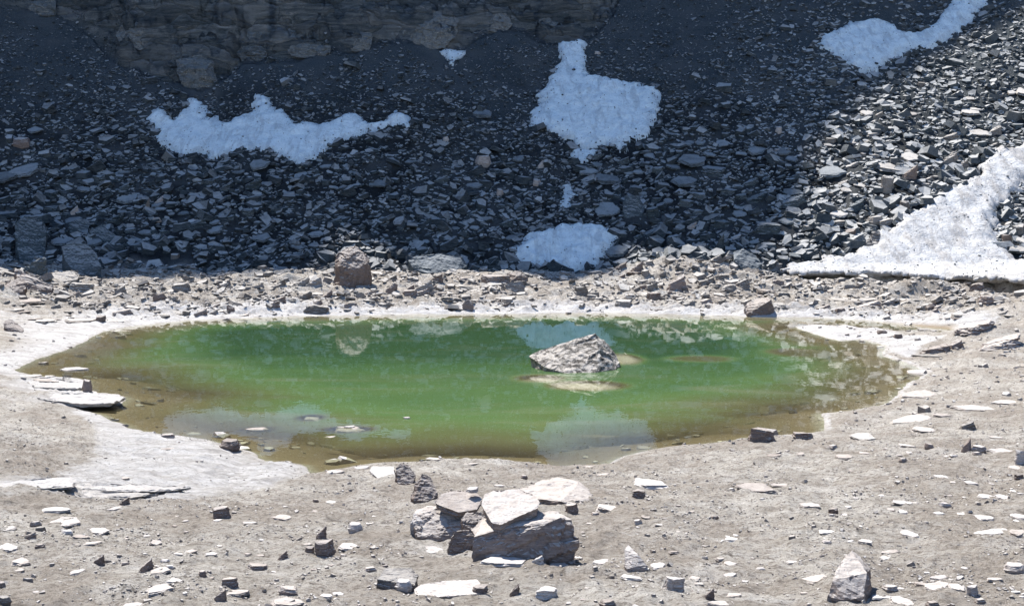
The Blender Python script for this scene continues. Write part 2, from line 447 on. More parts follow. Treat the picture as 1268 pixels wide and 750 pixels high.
def mat_ground():
    q = NT("lake_shore_ground")
    geo = q.node("ShaderNodeNewGeometry"); pos = geo.outputs["Position"]
    mk = q.node("ShaderNodeSeparateColor", {0: q.attr("mask").outputs["Color"]})
    crust, talus, cliff = mk.outputs[0], mk.outputs[1], mk.outputs[2]
    wet = q.attr("wet").outputs["Fac"]
    n0 = q.noise(pos, .45, 5, .6, .4); n1 = q.noise(pos, 2.3, 7, .68, .3); n2 = q.noise(pos, 16, 6, .75)
    n3 = q.noise(pos, 75, 4, .8)
    silt = q.ramp(n1, [(.28, (.30, .27, .232)), (.5, (.50, .468, .42)), (.66, (.64, .615, .57))])
    silt = q.mix(q.ramp(n0, [(.42, 0), (.56, .65)]), silt, (.31, .268, .225))
    silt = q.mix(q.ramp(q.noise(pos, .9, 6, .7, .6), [(.52, 0), (.66, .7)]), silt, (.62, .595, .555))
    silt = q.mix(q.ramp(n2, [(.50, 0), (.62, .85)]), silt, (.19, .162, .135))
    silt = q.mix(q.ramp(q.noise(q.stretch(pos, (3, 9, 9)), 1.6, 7, .75, .5), [(.55, 0), (.63, .8)]), silt, (.17, .145, .125))
    silt = q.mix(q.ramp(q.noise(q.stretch(pos, (2, 6, 6)), 2.6, 6, .75, .5), [(.60, 0), (.66, .8)]), silt, (.60, .575, .54))
    silt = q.mix(q.ramp(n2, [(.26, .7), (.40, 0)]), silt, (.60, .58, .56))
    silt = q.mix(q.ramp(n3, [(.56, 0), (.64, .75)]), silt, (.10, .085, .07))
    wpos = q.node("ShaderNodeVectorMath", {0: pos, 1: q.node("ShaderNodeVectorMath", {0: q.node("ShaderNodeTexNoise", {"Vector": pos, "Scale": 1.1, "Detail": 5.0}).outputs["Color"], 1: (1.4, 1.4, 0)}, operation='MULTIPLY').outputs[0]}, operation='ADD').outputs[0]
    ck = q.node("ShaderNodeTexVoronoi", {"Vector": wpos, "Scale": .55}, feature='DISTANCE_TO_EDGE').outputs["Distance"]
    ckm = q.math('MULTIPLY', q.ramp(ck, [(0, 1), (.010, 0)]), q.ramp(n1, [(.50, 0), (.60, .8)]))
    silt = q.mix(ckm, silt, (.10, .085, .07))
    white = q.ramp(n2, [(.3, (.70, .69, .685)), (.56, (.63, .62, .61)), (.66, (.27, .25, .235))])
    white = q.mix(q.ramp(q.noise(q.stretch(pos, (1, 3.5, 3)), 1.3, 6, .7, .8), [(.46, 0), (.62, .8)]), white, (.37, .35, .335))
    st = q.noise(q.stretch(pos, (.9, 4.2, 4)), 1.0, 8, .75, 1.0)
    white = q.mix(q.ramp(st, [(.54, 0), (.62, .7)]), white, (.33, .305, .28))
    white = q.mix(q.ramp(q.noise(q.stretch(pos, (.5, 1.6, 1)), 1.2, 7, .7, .6), [(.50, 0), (.70, .6)]), white, (.44, .41, .38))
    cf = q.math('ADD', crust, q.math('MULTIPLY', q.math('SUBTRACT', q.math('ADD', q.math('MULTIPLY', n1, .5), q.math('MULTIPLY', st, .5)), .5), 2.2))
    col = q.mix(q.ramp(cf, [(.34, 0), (.52, .6), (.85, 1)]), silt, white)
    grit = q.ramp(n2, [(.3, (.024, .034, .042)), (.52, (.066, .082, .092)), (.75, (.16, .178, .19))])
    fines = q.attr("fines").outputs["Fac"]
    grit = q.mix(q.math('SUBTRACT', 1.0, fines), grit, (.016, .019, .022))  # ground under coarse stones darkened to read as shaded gaps
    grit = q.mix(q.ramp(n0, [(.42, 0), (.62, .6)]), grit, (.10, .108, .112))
    grit = q.mix(q.ramp(q.noise(pos, 7, 3, .6), [(.68, 0), (.72, .5)]), grit, (.25, .26, .26))
    col = q.mix(talus, col, grit)
    lay = q.noise(q.stretch(pos, (.35, .5, 2.6), (.12, .28, 0)), 1.0, 9, .72, 1.4)
    blk = q.noise(pos, .55, 4, .6, .5)
    rock = q.ramp(lay, [(.34, (.045, .055, .06)), (.46, (.13, .155, .168)), (.58, (.25, .262, .262)), (.70, (.50, .50, .485))])
    rock = q.mix(q.ramp(blk, [(.50, 0), (.66, .4)]), rock, (.14, .15, .155))
    rock = q.mix(q.ramp(n2, [(.4, .4), (.5, 0)]), rock, (.05, .055, .06))
    rock = q.mix(q.ramp(q.noise(q.stretch(pos, (.5, .5, 1.4), (.1, .5, 0)), .8, 7, .7, 1.5), [(.52, 0), (.64, .7)]), rock, (.34, .35, .345))
    rock = q.mix(q.ramp(q.noise(q.stretch(pos, (.6, .6, 3), (.1, .3, 0)), .9, 5, .6, 1.), [(.66, 0), (.70, .7), (.73, 0)]), rock, (.5, .47, .43))
    wp = q.node("ShaderNodeVectorMath", {0: q.stretch(pos, (.22, .22, .8), (.1, .25, 0)), 1: q.node("ShaderNodeTexNoise", {"Vector": pos, "Scale": .5, "Detail": 4.0}).outputs["Color"]}, operation='ADD').outputs[0]
    vor = q.node("ShaderNodeTexVoronoi", {"Vector": wp, "Scale": 1.3})
    bw = q.node("ShaderNodeSeparateColor", {0: vor.outputs["Color"]})
    rock = q.mix(q.ramp(bw.outputs[0], [(.3, .45), (.6, 0)]), rock, (.06, .07, .075))
    rock = q.mix(q.ramp(bw.outputs[1], [(.6, 0), (.9, .45)]), rock, (.36, .365, .36))  # blocks toned darker and lighter to make up for weak shading
    ve = q.node("ShaderNodeTexVoronoi", {"Vector": wp, "Scale": 1.3}, feature='DISTANCE_TO_EDGE').outputs["Distance"]
    rock = q.mix(q.ramp(ve, [(.0, .5), (.02, 0)]), rock, (.02, .022, .024))
    # grit lies on the cliff's ledges
    nz = q.node("ShaderNodeSeparateXYZ", {0: geo.outputs["True Normal"]}).outputs[2]
    rock = q.mix(q.math('MULTIPLY', q.ramp(nz, [(.6, 0), (.8, 1)]), .8), rock, grit)
    col = q.mix(cliff, col, rock)
    col = q.mix(wet, col, (.30, .225, .14), 'MIX')
    vm = q.math('MAXIMUM', cliff, talus)
    b = q.bump(n1, .5, .06); b = q.bump(n2, 1.0, .06, b); b = q.bump(n3, 1.0, .022, b)
    big = q.math('MULTIPLY', lay, cliff)
    b = q.bump(big, 1.0, 1.2, b)
    b = q.bump(q.math('MULTIPLY', q.ramp(ve, [(0, 0), (.12, 1)]), cliff), .8, .5, b)
    b = q.bump(q.math('MULTIPLY', q.noise(pos, 5.5, 5, .75), vm), .9, .12, b)
    rg = q.math('SUBTRACT', .93, q.math('MULTIPLY', wet, .25))
    return q.done(col, rg, b, .2)
M['ground'] = mat_ground()

def mat_snow(name, dirt, grey, c1, c2):
    q = NT(name)
    geo = q.node("ShaderNodeNewGeometry"); pos = geo.outputs["Position"]
    n1 = q.noise(pos, 1.6, 6, .65, .4); n2 = q.noise(pos, 9, 5, .7); n3 = q.noise(pos, 34, 3, .7)
    edge = q.attr("edge").outputs["Fac"]
    col = q.ramp(n1, [(.35, c1), (.7, c2)])
    n4 = q.noise(q.stretch(pos, (2.2, .5, .7), (0, 0, .5)), 1.0, 7, .72, .5)
    col = q.mix(q.math('MULTIPLY', q.ramp(n4, [(.50, 0), (.60, .95)]), dirt), col, grey)
    d = q.math('ADD', q.math('MULTIPLY', n2, .7), q.math('MULTIPLY', n1, .3))
    col = q.mix(q.math('MULTIPLY', q.ramp(d, [(.50, 0), (.66, 1)]), dirt), col, grey)
    col = q.mix(q.ramp(n3, [(.70, 0), (.74, dirt)]), col, (.12, .11, .10))
    col = q.mix(q.math('MULTIPLY', q.ramp(edge, [(0, 1), (1, 0)]), .45), col, grey)
    b = q.bump(n1, .8, .25); b = q.bump(n2, .8, .09, b); b = q.bump(n3, .5, .02, b)
    return q.done(col, .65, b, .3)
M['snow'] = mat_snow("old_snow_shade_tint", .45, (.36, .39, .41), (.86, .94, .95), (.70, .80, .84))  # bluish bright tint put in for patches lying in shade; sunlit field untinted
M['snow_dirty'] = mat_snow("dirty_snowfield", 1.0, (.36, .35, .345), (.60, .61, .62), (.45, .455, .465))

def mat_water():
    q = NT("green_murky_water")
    q.n.remove(q.bsdf)
    out = q.n["Material Output"]
    pos = q.node("ShaderNodeNewGeometry").outputs["Position"]
    dep = q.attr("depth").outputs["Fac"]
    n1 = q.noise(q.stretch(pos, (.10, .22, 1)), 1.0, 4, .6, .8)
    n2 = q.noise(q.stretch(pos, (.5, 1.1, 1)), 1.0, 5, .6, .6)
    d = q.math('ADD', dep, q.math('MULTIPLY', q.math('SUBTRACT', n1, .5), .6))
    d = q.math('ADD', d, q.math('MULTIPLY', q.math('SUBTRACT', n2, .5), .18))
    d = q.math('DIVIDE', d, 1.35)
    col = q.ramp(d, [(.0, (.20, .155, .085)), (.10, (.165, .145, .070)), (.30, (.135, .160, .062)), (.55, (.100, .172, .058)), (.80, (.062, .126, .044)), (1.0, (.038, .086, .033))])
    silt = q.ramp(q.noise(q.stretch(pos, (.16, .5, 1), (0, 0, -.15)), 1.0, 5, .65, 1.0), [(.50, 0), (.66, .55)])
    silt = q.math('MULTIPLY', silt, q.ramp(dep, [(.15, 0), (.4, 1), (.8, 1), (1.0, .3)]))
    col = q.mix(silt, col, (.20, .215, .13))
    # murk hides the bed as 1 - exp(-depth / 0.22 m)
    op = q.math('SUBTRACT', 1.0, q.math('POWER', 2.71828, q.math('DIVIDE', q.math('ADD', dep, q.math('MULTIPLY', q.math('SUBTRACT', n2, .5), q.math('MULTIPLY', dep, 1.2))), -.30)), clamp=True)
    op = q.math('MULTIPLY', op, .985)
    murk = q.node("ShaderNodeBsdfDiffuse", {"Color": col, "Roughness": 0.})
    clear = q.node("ShaderNodeBsdfTransparent", {"Color": (.90, .93, .80, 1)})
    body = q.node("ShaderNodeMixShader", {0: op, 1: clear.outputs[0], 2: murk.outputs[0]})
    w = q.noise(q.stretch(pos, (1.2, .8, 1)), 1.0, 3, .5, .3)
    w2 = q.noise(q.stretch(pos, (6, 3.5, 1)), 1.0, 2, .5, .3)
    bp = q.bump(w, .05, .05); bp = q.bump(w2, .035, .012, bp)
    gl = q.node("ShaderNodeBsdfGlossy", {"Color": (1, 1, 1, 1), "Roughness": .0, "Normal": bp})
    fr = q.node("ShaderNodeFresnel", {"IOR": 1.333, "Normal": bp}).outputs[0]
    mx = q.node("ShaderNodeMixShader", {0: fr, 1: body.outputs[0], 2: gl.outputs[0]})
    q.l.new(mx.outputs[0], out.inputs["Surface"])
    return q.m
M['water'] = mat_water()

# ------------------------------------------------------------------ ground sheet
def lin(a, b, step):
    return np.arange(a, b, step)
radii = np.concatenate([[1., 2.5, 4, 5.5, 6.5], lin(7.2, 12.5, .045), lin(12.5, 21, .075), lin(21, 46, .22), lin(46, 59, .085),
                        lin(59, 72, .17), lin(72, 92, .14), lin(92, 118, .5), [118, 121, 126, 135, 150, 175, 210, 260, 330, 420]])
angs = np.radians(np.concatenate([lin(-180, -60, 4), lin(-60, -27, .75), lin(-27, 27, .115), lin(27, 60, .75), lin(60, 180, 4)]))
R_, A_ = np.meshgrid(radii, angs, indexing='ij')
# a little stagger breaks up the regular rows
GX = R_ * np.sin(A_); GY = R_ * np.cos(A_)
GZ = land(GX, GY)
SDG = lake_sd(GX, GY)
def crust_mask(x, y, sd):
    r = -sd
    left = (1 - sstep(-6.5, -4.2, x + .10 * (y - 17)))
    far = sstep(34, 40, y)
    wid = 0.14 + 1.3 * left * (1 - far) + far * (1.9 + 1.2 * gnoise(x * .4, y * .4, 5)) + 1.6 * left * far
    m = 1 - sstep(wid * .2, wid * 1.6, r)
    m = np.maximum(m, np.clip(sstep(-.5, .6, poly_sd(WHITEP, x, y)), 0, 1))
    m = np.maximum(m, sstep(-.1, .3, poly_sd(SPITP, x, y)))
    m = m * (1 - .9 * sstep(-.2, .3, poly_sd(GREYP, x, y)))
    return m * .95
def gpoly(pts):
    p = np.array(pts, float)
    return on_ground(p[:, 0], p[:, 1], lambda a, b: land(a, b, False))[:, :2]
WHITEP = gpoly([(-80,596),(60,590),(120,560),(95,530),(110,520),(170,535),(260,548),(310,562),(330,572),(378,574),(384,588),(345,600),(290,612),(220,618),(120,618),(60,606),(-80,606)])
GREYP = gpoly([(-60,500),(40,498),(90,505),(120,530),(110,560),(60,582),(-60,588)])
SPITP = gpoly([(985,404),(1060,407),(1120,413),(1180,417),(1150,428),(1130,445),(1092,438),(1098,429),(1068,420),(1020,418)])
CM = crust_mask(GX, GY, SDG)
TG = GY - foot_y(GX)
YC = np.interp(GX, CLX, CLY)
talus = sstep(-.3, .9, TG + .5 * gnoise(GX * .8, GY * .8, 91))
cliffm = sstep(-.2, .5, GY - YC) * talus
wet = sstep(-.10, .02, SDG + .05 * gnoise(GX * 4, GY * 4, 12)) * (1 - .0 * GX)
wet = wet * (.35 + .55 * sstep(0, .25, SDG))
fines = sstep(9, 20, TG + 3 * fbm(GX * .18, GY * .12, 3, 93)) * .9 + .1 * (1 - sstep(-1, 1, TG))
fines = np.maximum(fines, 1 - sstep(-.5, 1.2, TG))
mask = np.stack([CM, talus, cliffm, np.ones_like(CM)], -1).reshape(-1, 4)
nr, na = GX.shape
idx = np.arange(nr * na).reshape(nr, na)
nxt = np.roll(idx, -1, axis=1)
quads = np.stack([idx[:-1], nxt[:-1], nxt[1:], idx[1:]], -1).reshape(-1, 4)[:, ::-1]
gv = np.stack([GX, GY, GZ], -1).reshape(-1, 3)
hub = len(gv)
gv = np.vstack([gv, [[0, 0, float(land(np.array([0.]), np.array([0.]))[0])]]])
me = np_mesh("ground", gv, quads, M['ground'], True,
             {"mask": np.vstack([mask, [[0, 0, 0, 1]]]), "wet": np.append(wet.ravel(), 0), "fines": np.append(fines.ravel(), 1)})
ground = link("ground", me); tag(ground, kind='structure')

# ------------------------------------------------------------------ water
wx = np.arange(-24, 24, .14); wy = np.arange(16, 50, .2)
WX, WY = np.meshgrid(wx, wy)
WZ = np.zeros_like(WX)
wsd = lake_sd(WX, WY)
dep = np.clip(-land(WX, WY), 0, 3)
for cx, cy, rx, ry, top in SHW:                 # less water stands over the drowned slabs
    wgt = np.exp(-(((WX - cx) / rx) ** 2 + ((WY - cy) / ry) ** 2) ** 3)
    dep = np.minimum(dep, dep * (1 - wgt) + top * wgt)
i2 = np.arange(WX.size).reshape(WX.shape)
wq = np.stack([i2[:-1, :-1], i2[:-1, 1:], i2[1:, 1:], i2[1:, :-1]], -1).reshape(-1, 4)
keep = (wsd.ravel()[wq] > -.9).any(1)
wq = wq[keep]
used = np.unique(wq); rem = np.full(WX.size, -1); rem[used] = np.arange(len(used))
me = np_mesh("water", np.stack([WX, WY, WZ], -1).reshape(-1, 3)[used], rem[wq], M['water'], True, {"depth": dep.ravel()[used]})
water = link("water", me); tag(water, kind='structure')

# ------------------------------------------------------------------ snow
SNOWS = []
SNOWGRID = []
def snow(pts, thick, label, mat='snow', step=.13, cup=.05, rag=.28, lift_edge=False, group=None):
    p = np.array(pts, float)
    P = on_ground(p[:, 0], p[:, 1], lambda a, b: land(a, b, False))[:, :2]
    SNOWS.append(P)
    x0, y0 = P.min(0) - .6; x1, y1 = P.max(0) + .6
    X, Y = np.meshgrid(np.arange(x0, x1, step), np.arange(y0, y1, step))
    sd = poly_sd(P, X, Y)
    sdn = sd + rag * (fbm(X * 1.1, Y * .8, 4, 101) - .1) + rag * .6 * gnoise(X * 3.4, Y * 2.6, 103)
    gz = land(X, Y)
    smooth = land(X, Y, False)
    base = gz * .35 + (smooth + .0) * .65
    if not lift_edge: base = np.maximum(base, gz - .05)
    u = X * .8 + Y * .45; v = -X * .45 + Y * .8
    f1, e, _ = cells(u * 2.0 + .5 * gnoise(X * .8, Y * .8, 5), v * .6, 107)
    rip = cup * (1.2 * np.clip(f1, 0, .9) - .5) * 1.6 + cup * .8 * gnoise(u * 3.2, v * 1.2, 109)
    prof = np.clip(sdn / .55, 0, 1) ** .55
    top = base + thick * prof + rip * np.clip(sdn / .4, 0, 1) + .10 * fbm(X * .35, Y * .35, 2, 111) * np.clip(sdn / 1.2, 0, 1)
    top = np.where(sdn > (-9 if lift_edge else 0), top, gz - .12)
    if lift_edge:
        dl = line_d(TRENCH, X, Y)
        le = np.exp(-(dl / 1.0) ** 4)
        lipz = smooth + .26 + .10 * gnoise(X * .6, Y * .6, 113)
        top = np.where(sdn > -9, top * (1 - le) + (lipz + .12 * np.clip(sdn / .3, 0, 1) ** .5 + rip * .7) * le, top)
    SNOWGRID.append((x0, y0, step, top, sdn))
    gy_, gx_ = np.gradient(sdn, step)
    gl = np.maximum(np.hypot(gx_, gy_), .4)
    mv = np.where(np.abs(sdn) < step * .75, -sdn / gl, 0)
    XS = X + np.clip(mv, -step * .6, step * .6) * gx_ / gl; YS = Y + np.clip(mv, -step * .6, step * .6) * gy_ / gl
    idx = np.arange(X.size).reshape(X.shape)
    q = np.stack([idx[:-1, :-1], idx[:-1, 1:], idx[1:, 1:], idx[1:, :-1]], -1).reshape(-1, 4)
    s = sdn.ravel()
    if lift_edge:
        k = (s[q] > -.02).all(1)
    else:
        k = (s[q] > -step).all(1) & (s[q] > 0).any(1)
    q = q[k]
    V = np.stack([XS, YS, top], -1).reshape(-1, 3)
    E = np.clip(sdn / .5, 0, 1).ravel()
    if lift_edge:                               # closed body with an underside, so that the melted edge overhangs
        B = V.copy()
        B[:, 2] = V[:, 2] - .07 - .30 * np.clip(sdn.ravel() / .8, 0, 1)
        n = len(V)
        ed = {}
        for f in q:
            for a, b in ((f[0], f[1]), (f[1], f[2]), (f[2], f[3]), (f[3], f[0])):
                if (b, a) in ed: del ed[(b, a)]
                else: ed[(a, b)] = 1
        side = np.array([(b, a, a + n, b + n) for a, b in ed])
        q = np.vstack([q, q[:, ::-1] + n, side])
        V = np.vstack([V, B]); E = np.concatenate([E, E])
    used = np.unique(q); rem = np.full(len(V), -1); rem[used] = np.arange(len(used))
    me = np_mesh("snow_patch", V[used], rem[q], M[mat], True, {"edge": E[used]})
    o = link("snow_patch", me)
    tag(o, label, "snow patch")
    return P

snow([(184,146),(192,138),(206,141),(214,150),(226,141),(233,124),(248,124),(262,143),(276,152),(296,145),(312,136),(318,118),(336,120),
      (346,138),(368,152),(392,154),(416,150),(430,138),(444,142),(458,152),(476,154),(492,144),(510,152),(508,162),(470,162),(440,172),
      (410,184),(390,198),(372,207),(352,200),(330,190),(300,190),(282,192),(264,198),(248,190),(226,193),(206,188),(192,172)],
     .26, "long ragged bluish snow patch on the dark scree below the cliff at left")
snow([(544,64),(552,60),(577,62),(574,68),(566,72),(562,80),(556,79),(554,70)], .15, "tiny snow scrap high on the scree under the cliff foot", rag=.12, step=.09)
snow([(687,54),(697,51),(725,52),(727,72),(731,96),(754,100),(790,102),(816,112),(818,128),(806,164),(780,176),(770,186),(748,182),
      (722,186),(700,176),(680,168),(660,160),(656,150),(664,134),(672,112),(682,92),(692,80),(690,64)],
     .34, "large snow patch with a narrow neck on the shaded slope")
snow([(702,180),(722,182),(742,186),(730,196),(716,202),(708,192)], .16, "broken snow remnant just under the large necked snow patch", rag=.2, step=.09)
snow([(694,228),(706,228),(716,238),(708,250),(700,262),(694,252),(698,240)], .16, "small broken snow scrap in the gully above the low snow patch", rag=.2, step=.09)
snow([(632,316),(652,296),(676,290),(694,282),(726,280),(748,282),(768,294),(762,306),(752,318),(742,336),(700,338),(650,334),(634,326)],
     .42, "bluish snow patch at the scree foot right above the far shore", rag=.2, cup=.08, step=.09)
snow([(1012,56),(1020,44),(1040,32),(1066,26),(1090,24),(1108,32),(1122,42),(1138,40),(1160,26),(1176,8),(1186,-12),(1230,-12),(1222,8),
      (1204,24),(1196,38),(1178,52),(1160,60),(1140,64),(1126,66),(1110,72),(1098,84),(1078,92),(1054,84),(1036,74),(1018,66)],
     .30, "bluish snow patch running up to the top right corner of the slope")
snow([(962,342),(975,332),(992,326),(1030,322),(1062,308),(1082,302),(1094,288),(1112,276),(1136,262),(1150,254),(1160,244),(1186,232),
      (1204,220),(1216,200),(1240,186),(1268,178),(1310,172),(1300,205),(1262,236),(1244,256),(1236,285),(1243,312),(1262,325),(1330,332),(1330,358),(1268,356),(1232,353),(1180,350),
      (1120,347),(1060,345),(1010,345),(985,345)],
     .40, "large sunlit dirty snowfield at the right with a melted overhanging lower edge", mat='snow_dirty', cup=.10, rag=.35, lift_edge=True)
snow([(1240,366),(1262,380),(1290,372),(1290,362)], .01, "x") if False else None

# ------------------------------------------------------------------ rock meshes
def hull_mesh(name, pts, mat, cuts=1, amp=.03, nscale=2.0, seed=0, layer=0.0, ldir=(0, .25, 1), fine=.11):
    bm = bmesh.new()
    for p in pts: bm.verts.new(p)
    r = bmesh.ops.convex_hull(bm, input=bm.verts)
    bmesh.ops.delete(bm, geom=list({g for g in r['geom_interior'] + r['geom_unused'] if isinstance(g, bmesh.types.BMVert)}), context='VERTS')
    size = max((max(v.co[i] for v in bm.verts) - min(v.co[i] for v in bm.verts)) for i in range(3))
    if cuts:
        bmesh.ops.triangulate(bm, faces=bm.faces)
        for _ in range(cuts):
            longe = [e for e in bm.edges if e.calc_length() > size * fine]
            if not longe: break
            bmesh.ops.subdivide_edges(bm, edges=longe, cuts=1, use_grid_fill=True)
            bmesh.ops.triangulate(bm, faces=[f for f in bm.faces if len(f.verts) > 3])
        bm.normal_update()
        off = Vector((seed * 3.7, seed * 1.3, seed * 2.1)); L = Vector(ldir).normalized()
        U = L.orthogonal().normalized(); W = L.cross(U)
        mv = {}
        k = nscale / size
        for v in bm.verts:
            q = v.co * k + off
            n = mnoise.noise(q) + .55 * mnoise.noise(q * 2.3) + .35 * mnoise.noise(q * 5.1) + .22 * mnoise.noise(q * 11.0)
            d = n * amp * size
            if layer:
                side = 1 - abs(v.normal.dot(L)) ** 2
                h = q.dot(L) * 2.6 + .5 * mnoise.noise(q * .8)
                c = Vector((q.dot(U) * .9 + .3 * math.floor(h), q.dot(W) * .9, h))
                st = mnoise.cell(c)                       # broken steps along the foliation
                st2 = mnoise.cell(Vector((c.x * 2.6, c.y * 2.6, h * 2.2 + 5)))
                d += layer * size * ((st * .5 - .35) * (.25 + side) + (st2 * .5 - .25) * .45 * (.35 + side))
            mv[v] = v.co + v.normal * d
        for v, c in mv.items(): v.co = c
    bmesh.ops.recalc_face_normals(bm, faces=bm.faces)
    me = bpy.data.meshes.new(name); bm.to_mesh(me); bm.free()
    me.materials.append(mat)
    return me

def proto(style, seed):
    """points of a stone in a unit box: x width, y depth, z height from 0"""
    r = random.Random(seed * 7919 + hash(style) % 1 + {'slab': 1, 'block': 2, 'wedge': 3, 'peak': 4, 'round': 5}[style] * 131)
    n = r.choice((5, 6, 7))
    pts = []
    for k in range(n):
        a = (k + r.uniform(-.3, .3)) * 2 * math.pi / n
        sq = 1 / max(abs(math.cos(a)), abs(math.sin(a))) ** r.uniform(.2, .8)
        rad = .5 * r.uniform(.62, 1.0) * min(sq, 1.25)
        x, y = rad * math.cos(a), rad * math.sin(a)
        if style == 'slab':
            pts += [(x, y, r.uniform(.0, .25)), (x * r.uniform(.82, 1.), y * r.uniform(.8, .98), .75 + r.uniform(-.25, .25) + .25 * y)]
        elif style == 'block':
            pts += [(x, y, r.uniform(-.05, .1)), (x * .85 + .04, y * .8, .85 + r.uniform(-.2, .15))]
        elif style == 'wedge':
            pts += [(x, y, 0), (x * .8, y * .75, .25 + .75 * (x + .5) * r.uniform(.85, 1.05))]
        elif style == 'peak':
            pts += [(x, y, 0), (x * .9, y * .85, .38 + r.uniform(-.15, .2))]
        else:
            pts += [(x * .85, y * .85, 0), (x, y, .35 + r.uniform(-.08, .08)), (x * .7, y * .7, .85 + r.uniform(-.1, .1))]
    if style == 'peak':
        tx = r.uniform(-.25, .25)
        pts += [(tx, r.uniform(-.1, .1), 1.0), (tx + r.choice((-.22, .22)), .1, .85), (tx * .5, -.3, .55)]
    if style == 'wedge': pts += [(.3, r.uniform(-.2, .2), 1.0)]
    # fit the unit box
    a = np.array(pts); mn = a.min(0); mxx = a.max(0)
    a[:, :2] = (a[:, :2] - (mn[:2] + mxx[:2]) / 2) / (mxx[:2] - mn[:2])
    a[:, 2] = a[:, 2] / mxx[2]
    a[a[:, 2] < .3, 2] -= .12
    return [tuple(p) for p in a]

PROTO = {}
SHAPE = {}
def get_proto(style, seed, mat, hi=False):
    key = (style, seed, mat, hi)
    if key not in PROTO:
        sk = (style, seed, hi)
        if sk not in SHAPE:
            lay = {'slab': .05, 'block': .05, 'wedge': .05, 'peak': .05, 'round': .03}[style]
            SHAPE[sk] = hull_mesh("rock_" + style, proto(style, seed), M[mat], 4 if hi else 1, .028 if hi else .03, 3.2, seed, lay if hi else lay * .8, fine=.09 if hi else .3)
            PROTO[key] = SHAPE[sk]
        else:
            me = SHAPE[sk].copy(); me.materials.clear(); me.materials.append(M[mat]); PROTO[key] = me
    return PROTO[key]

def gland(x, y):
    return land(x, y, True)

def view_s(P, tilt=0.0):
    return math.sin(math.atan2(EYE[2] - P[2], P[1]) + tilt)

PLACED = []
def put(P, W, D, H, style, mat, label=None, cat="rock", group=None, name="rock", yaw=None, tilt=(0, 0), seed=None, hi=False, sink=.0):
    sd = random.randrange(8) if seed is None else seed % 8
    o = bpy.data.objects.new(name, get_proto(style, sd, mat, hi))
    COL.objects.link(o)
    if yaw is None: yaw = random.uniform(-.3, .3) + random.choice((0, math.pi)) * (style in ('slab', 'block'))
    o.rotation_euler = (tilt[0] * math.cos(yaw) , tilt[1], yaw) if True else None
    R = Matrix.Rotation(tilt[0], 3, 'X') @ Matrix.Rotation(tilt[1], 3, 'Y') @ Matrix.Rotation(yaw, 3, 'Z')
    o.rotation_euler = R.to_euler()
    o.scale = (W, D, H)
    o.location = (P[0], P[1], P[2] - sink)
    tag(o, label, cat, group)
    PLACED.append((P[0], P[1], max(W, D) * .45))
    return o

ZONES = {
 'scree': [(110, "by the far left propped slabs"), (220, "below the long snow's left tip"), (330, "under the long snow patch"),
           (440, "behind the tall boulder"), (550, "above the broad dark boulder"), (720, "left of the low snow patch"),
           (810, "right above the low snow patch"), (900, "above the rubble mound"), (985, "left of the snowfield tip"),
           (1080, "in sunlight beside the snowfield"), (1180, "in sunlight above the snowfield"), (1400, "in sunlight near the right edge")],
 'shore': [(110, "at the left end of the far shore"), (220, "left of the bay in the shade edge"), (330, "by the left far waterline"), (440, "left of the tall boulder"),
           (540, "right of the tall boulder"), (640, "left of the brown rounded rock"), (860, "on the left flank of the rubble mound"),
           (985, "on the right flank of the rubble mound"), (1110, "below the snowfield tip"), (1400, "below the snow overhang")],
 'ground': [(150, "near the left edge"), (300, "below the white tongue"), (520, "left of the rock pile"), (820, "right of the rock pile"),
            (1000, "left of the pyramid rock"), (1130, "above the pyramid rock"), (1400, "near the right edge")]}
def zone_label(kind, px, py, w, style, mat, mid_y):
    size = "larger" if w > 17 else ("middling" if w > 12.5 else "small")
    tone = {'scree_one': "dark", 'shore': "grey", 'brown': "brown", 'pale': "pale", 'white': "whitish"}[mat]
    form = {'slab': "flat slab", 'wedge': "tilted wedge", 'block': "blocky stone", 'peak': "pointed stone", 'round': "rounded stone"}[style]
    lay = "low" if py > mid_y else "high"
    if kind == 'ground': lay = "near the bottom," if py > mid_y else "farther back,"
    place = next(t for lim, t in ZONES[kind] if px < lim)
    return f"{size} {tone} {form} {lay} {place}"

def rocks_px(rows, **common):
    """rows: (px, base py, width px, height px, style, material, label)"""
    a = np.array([(r[0], r[1]) for r in rows], float)
    G = on_ground(a[:, 0], a[:, 1], gland)
    for r, P in zip(rows, G):
        px, py, w, h, style, mat, label = r[:7]
        kw = dict(common); 
        if len(r) > 7: kw.update(r[7])
        dist = float(np.linalg.norm(P - EYE)); m = dist / FPX
        onslope = P[1] > foot_y(P[0]) + .5
        tilt = kw.pop('slope', .42 if (onslope and style == 'slab') else (.2 if onslope else 0.))
        s = view_s(P, tilt)
        W = w * m
        if style == 'slab':
            th = (.34 * h if not onslope else .22 * h) * m
            D = min(max((h * m - th) / s, W * .3), W * 1.5)
            H = max(th, h * m * .25)
        elif style in ('block', 'round'):
            D = W * .7; H = max(h * m - D * s * .8, h * m * .5)
        else:
            D = W * .6; H = max(h * m - D * s * .35, h * m * .7)
        c = P + np.array([P[0] / P[1], 1, 0]) * D * .42
        zz = float(gland(np.array([c[0]]), np.array([c[1]]))[0])
        zf = P[2]
        t = kw.pop('tilt', (tilt, random.uniform(-.06, .06)))
        kw.setdefault('hi', w > 13)
        base = min(zz, zf) if not onslope else (zz if tilt > .3 else .5 * (zz + zf) - .05)
        kw.setdefault('sink', (.02 if onslope or style != 'slab' else random.uniform(.05, .3)) * H)
        put((c[0], c[1], base), W, D, H, style, mat, label, tilt=t, **kw)

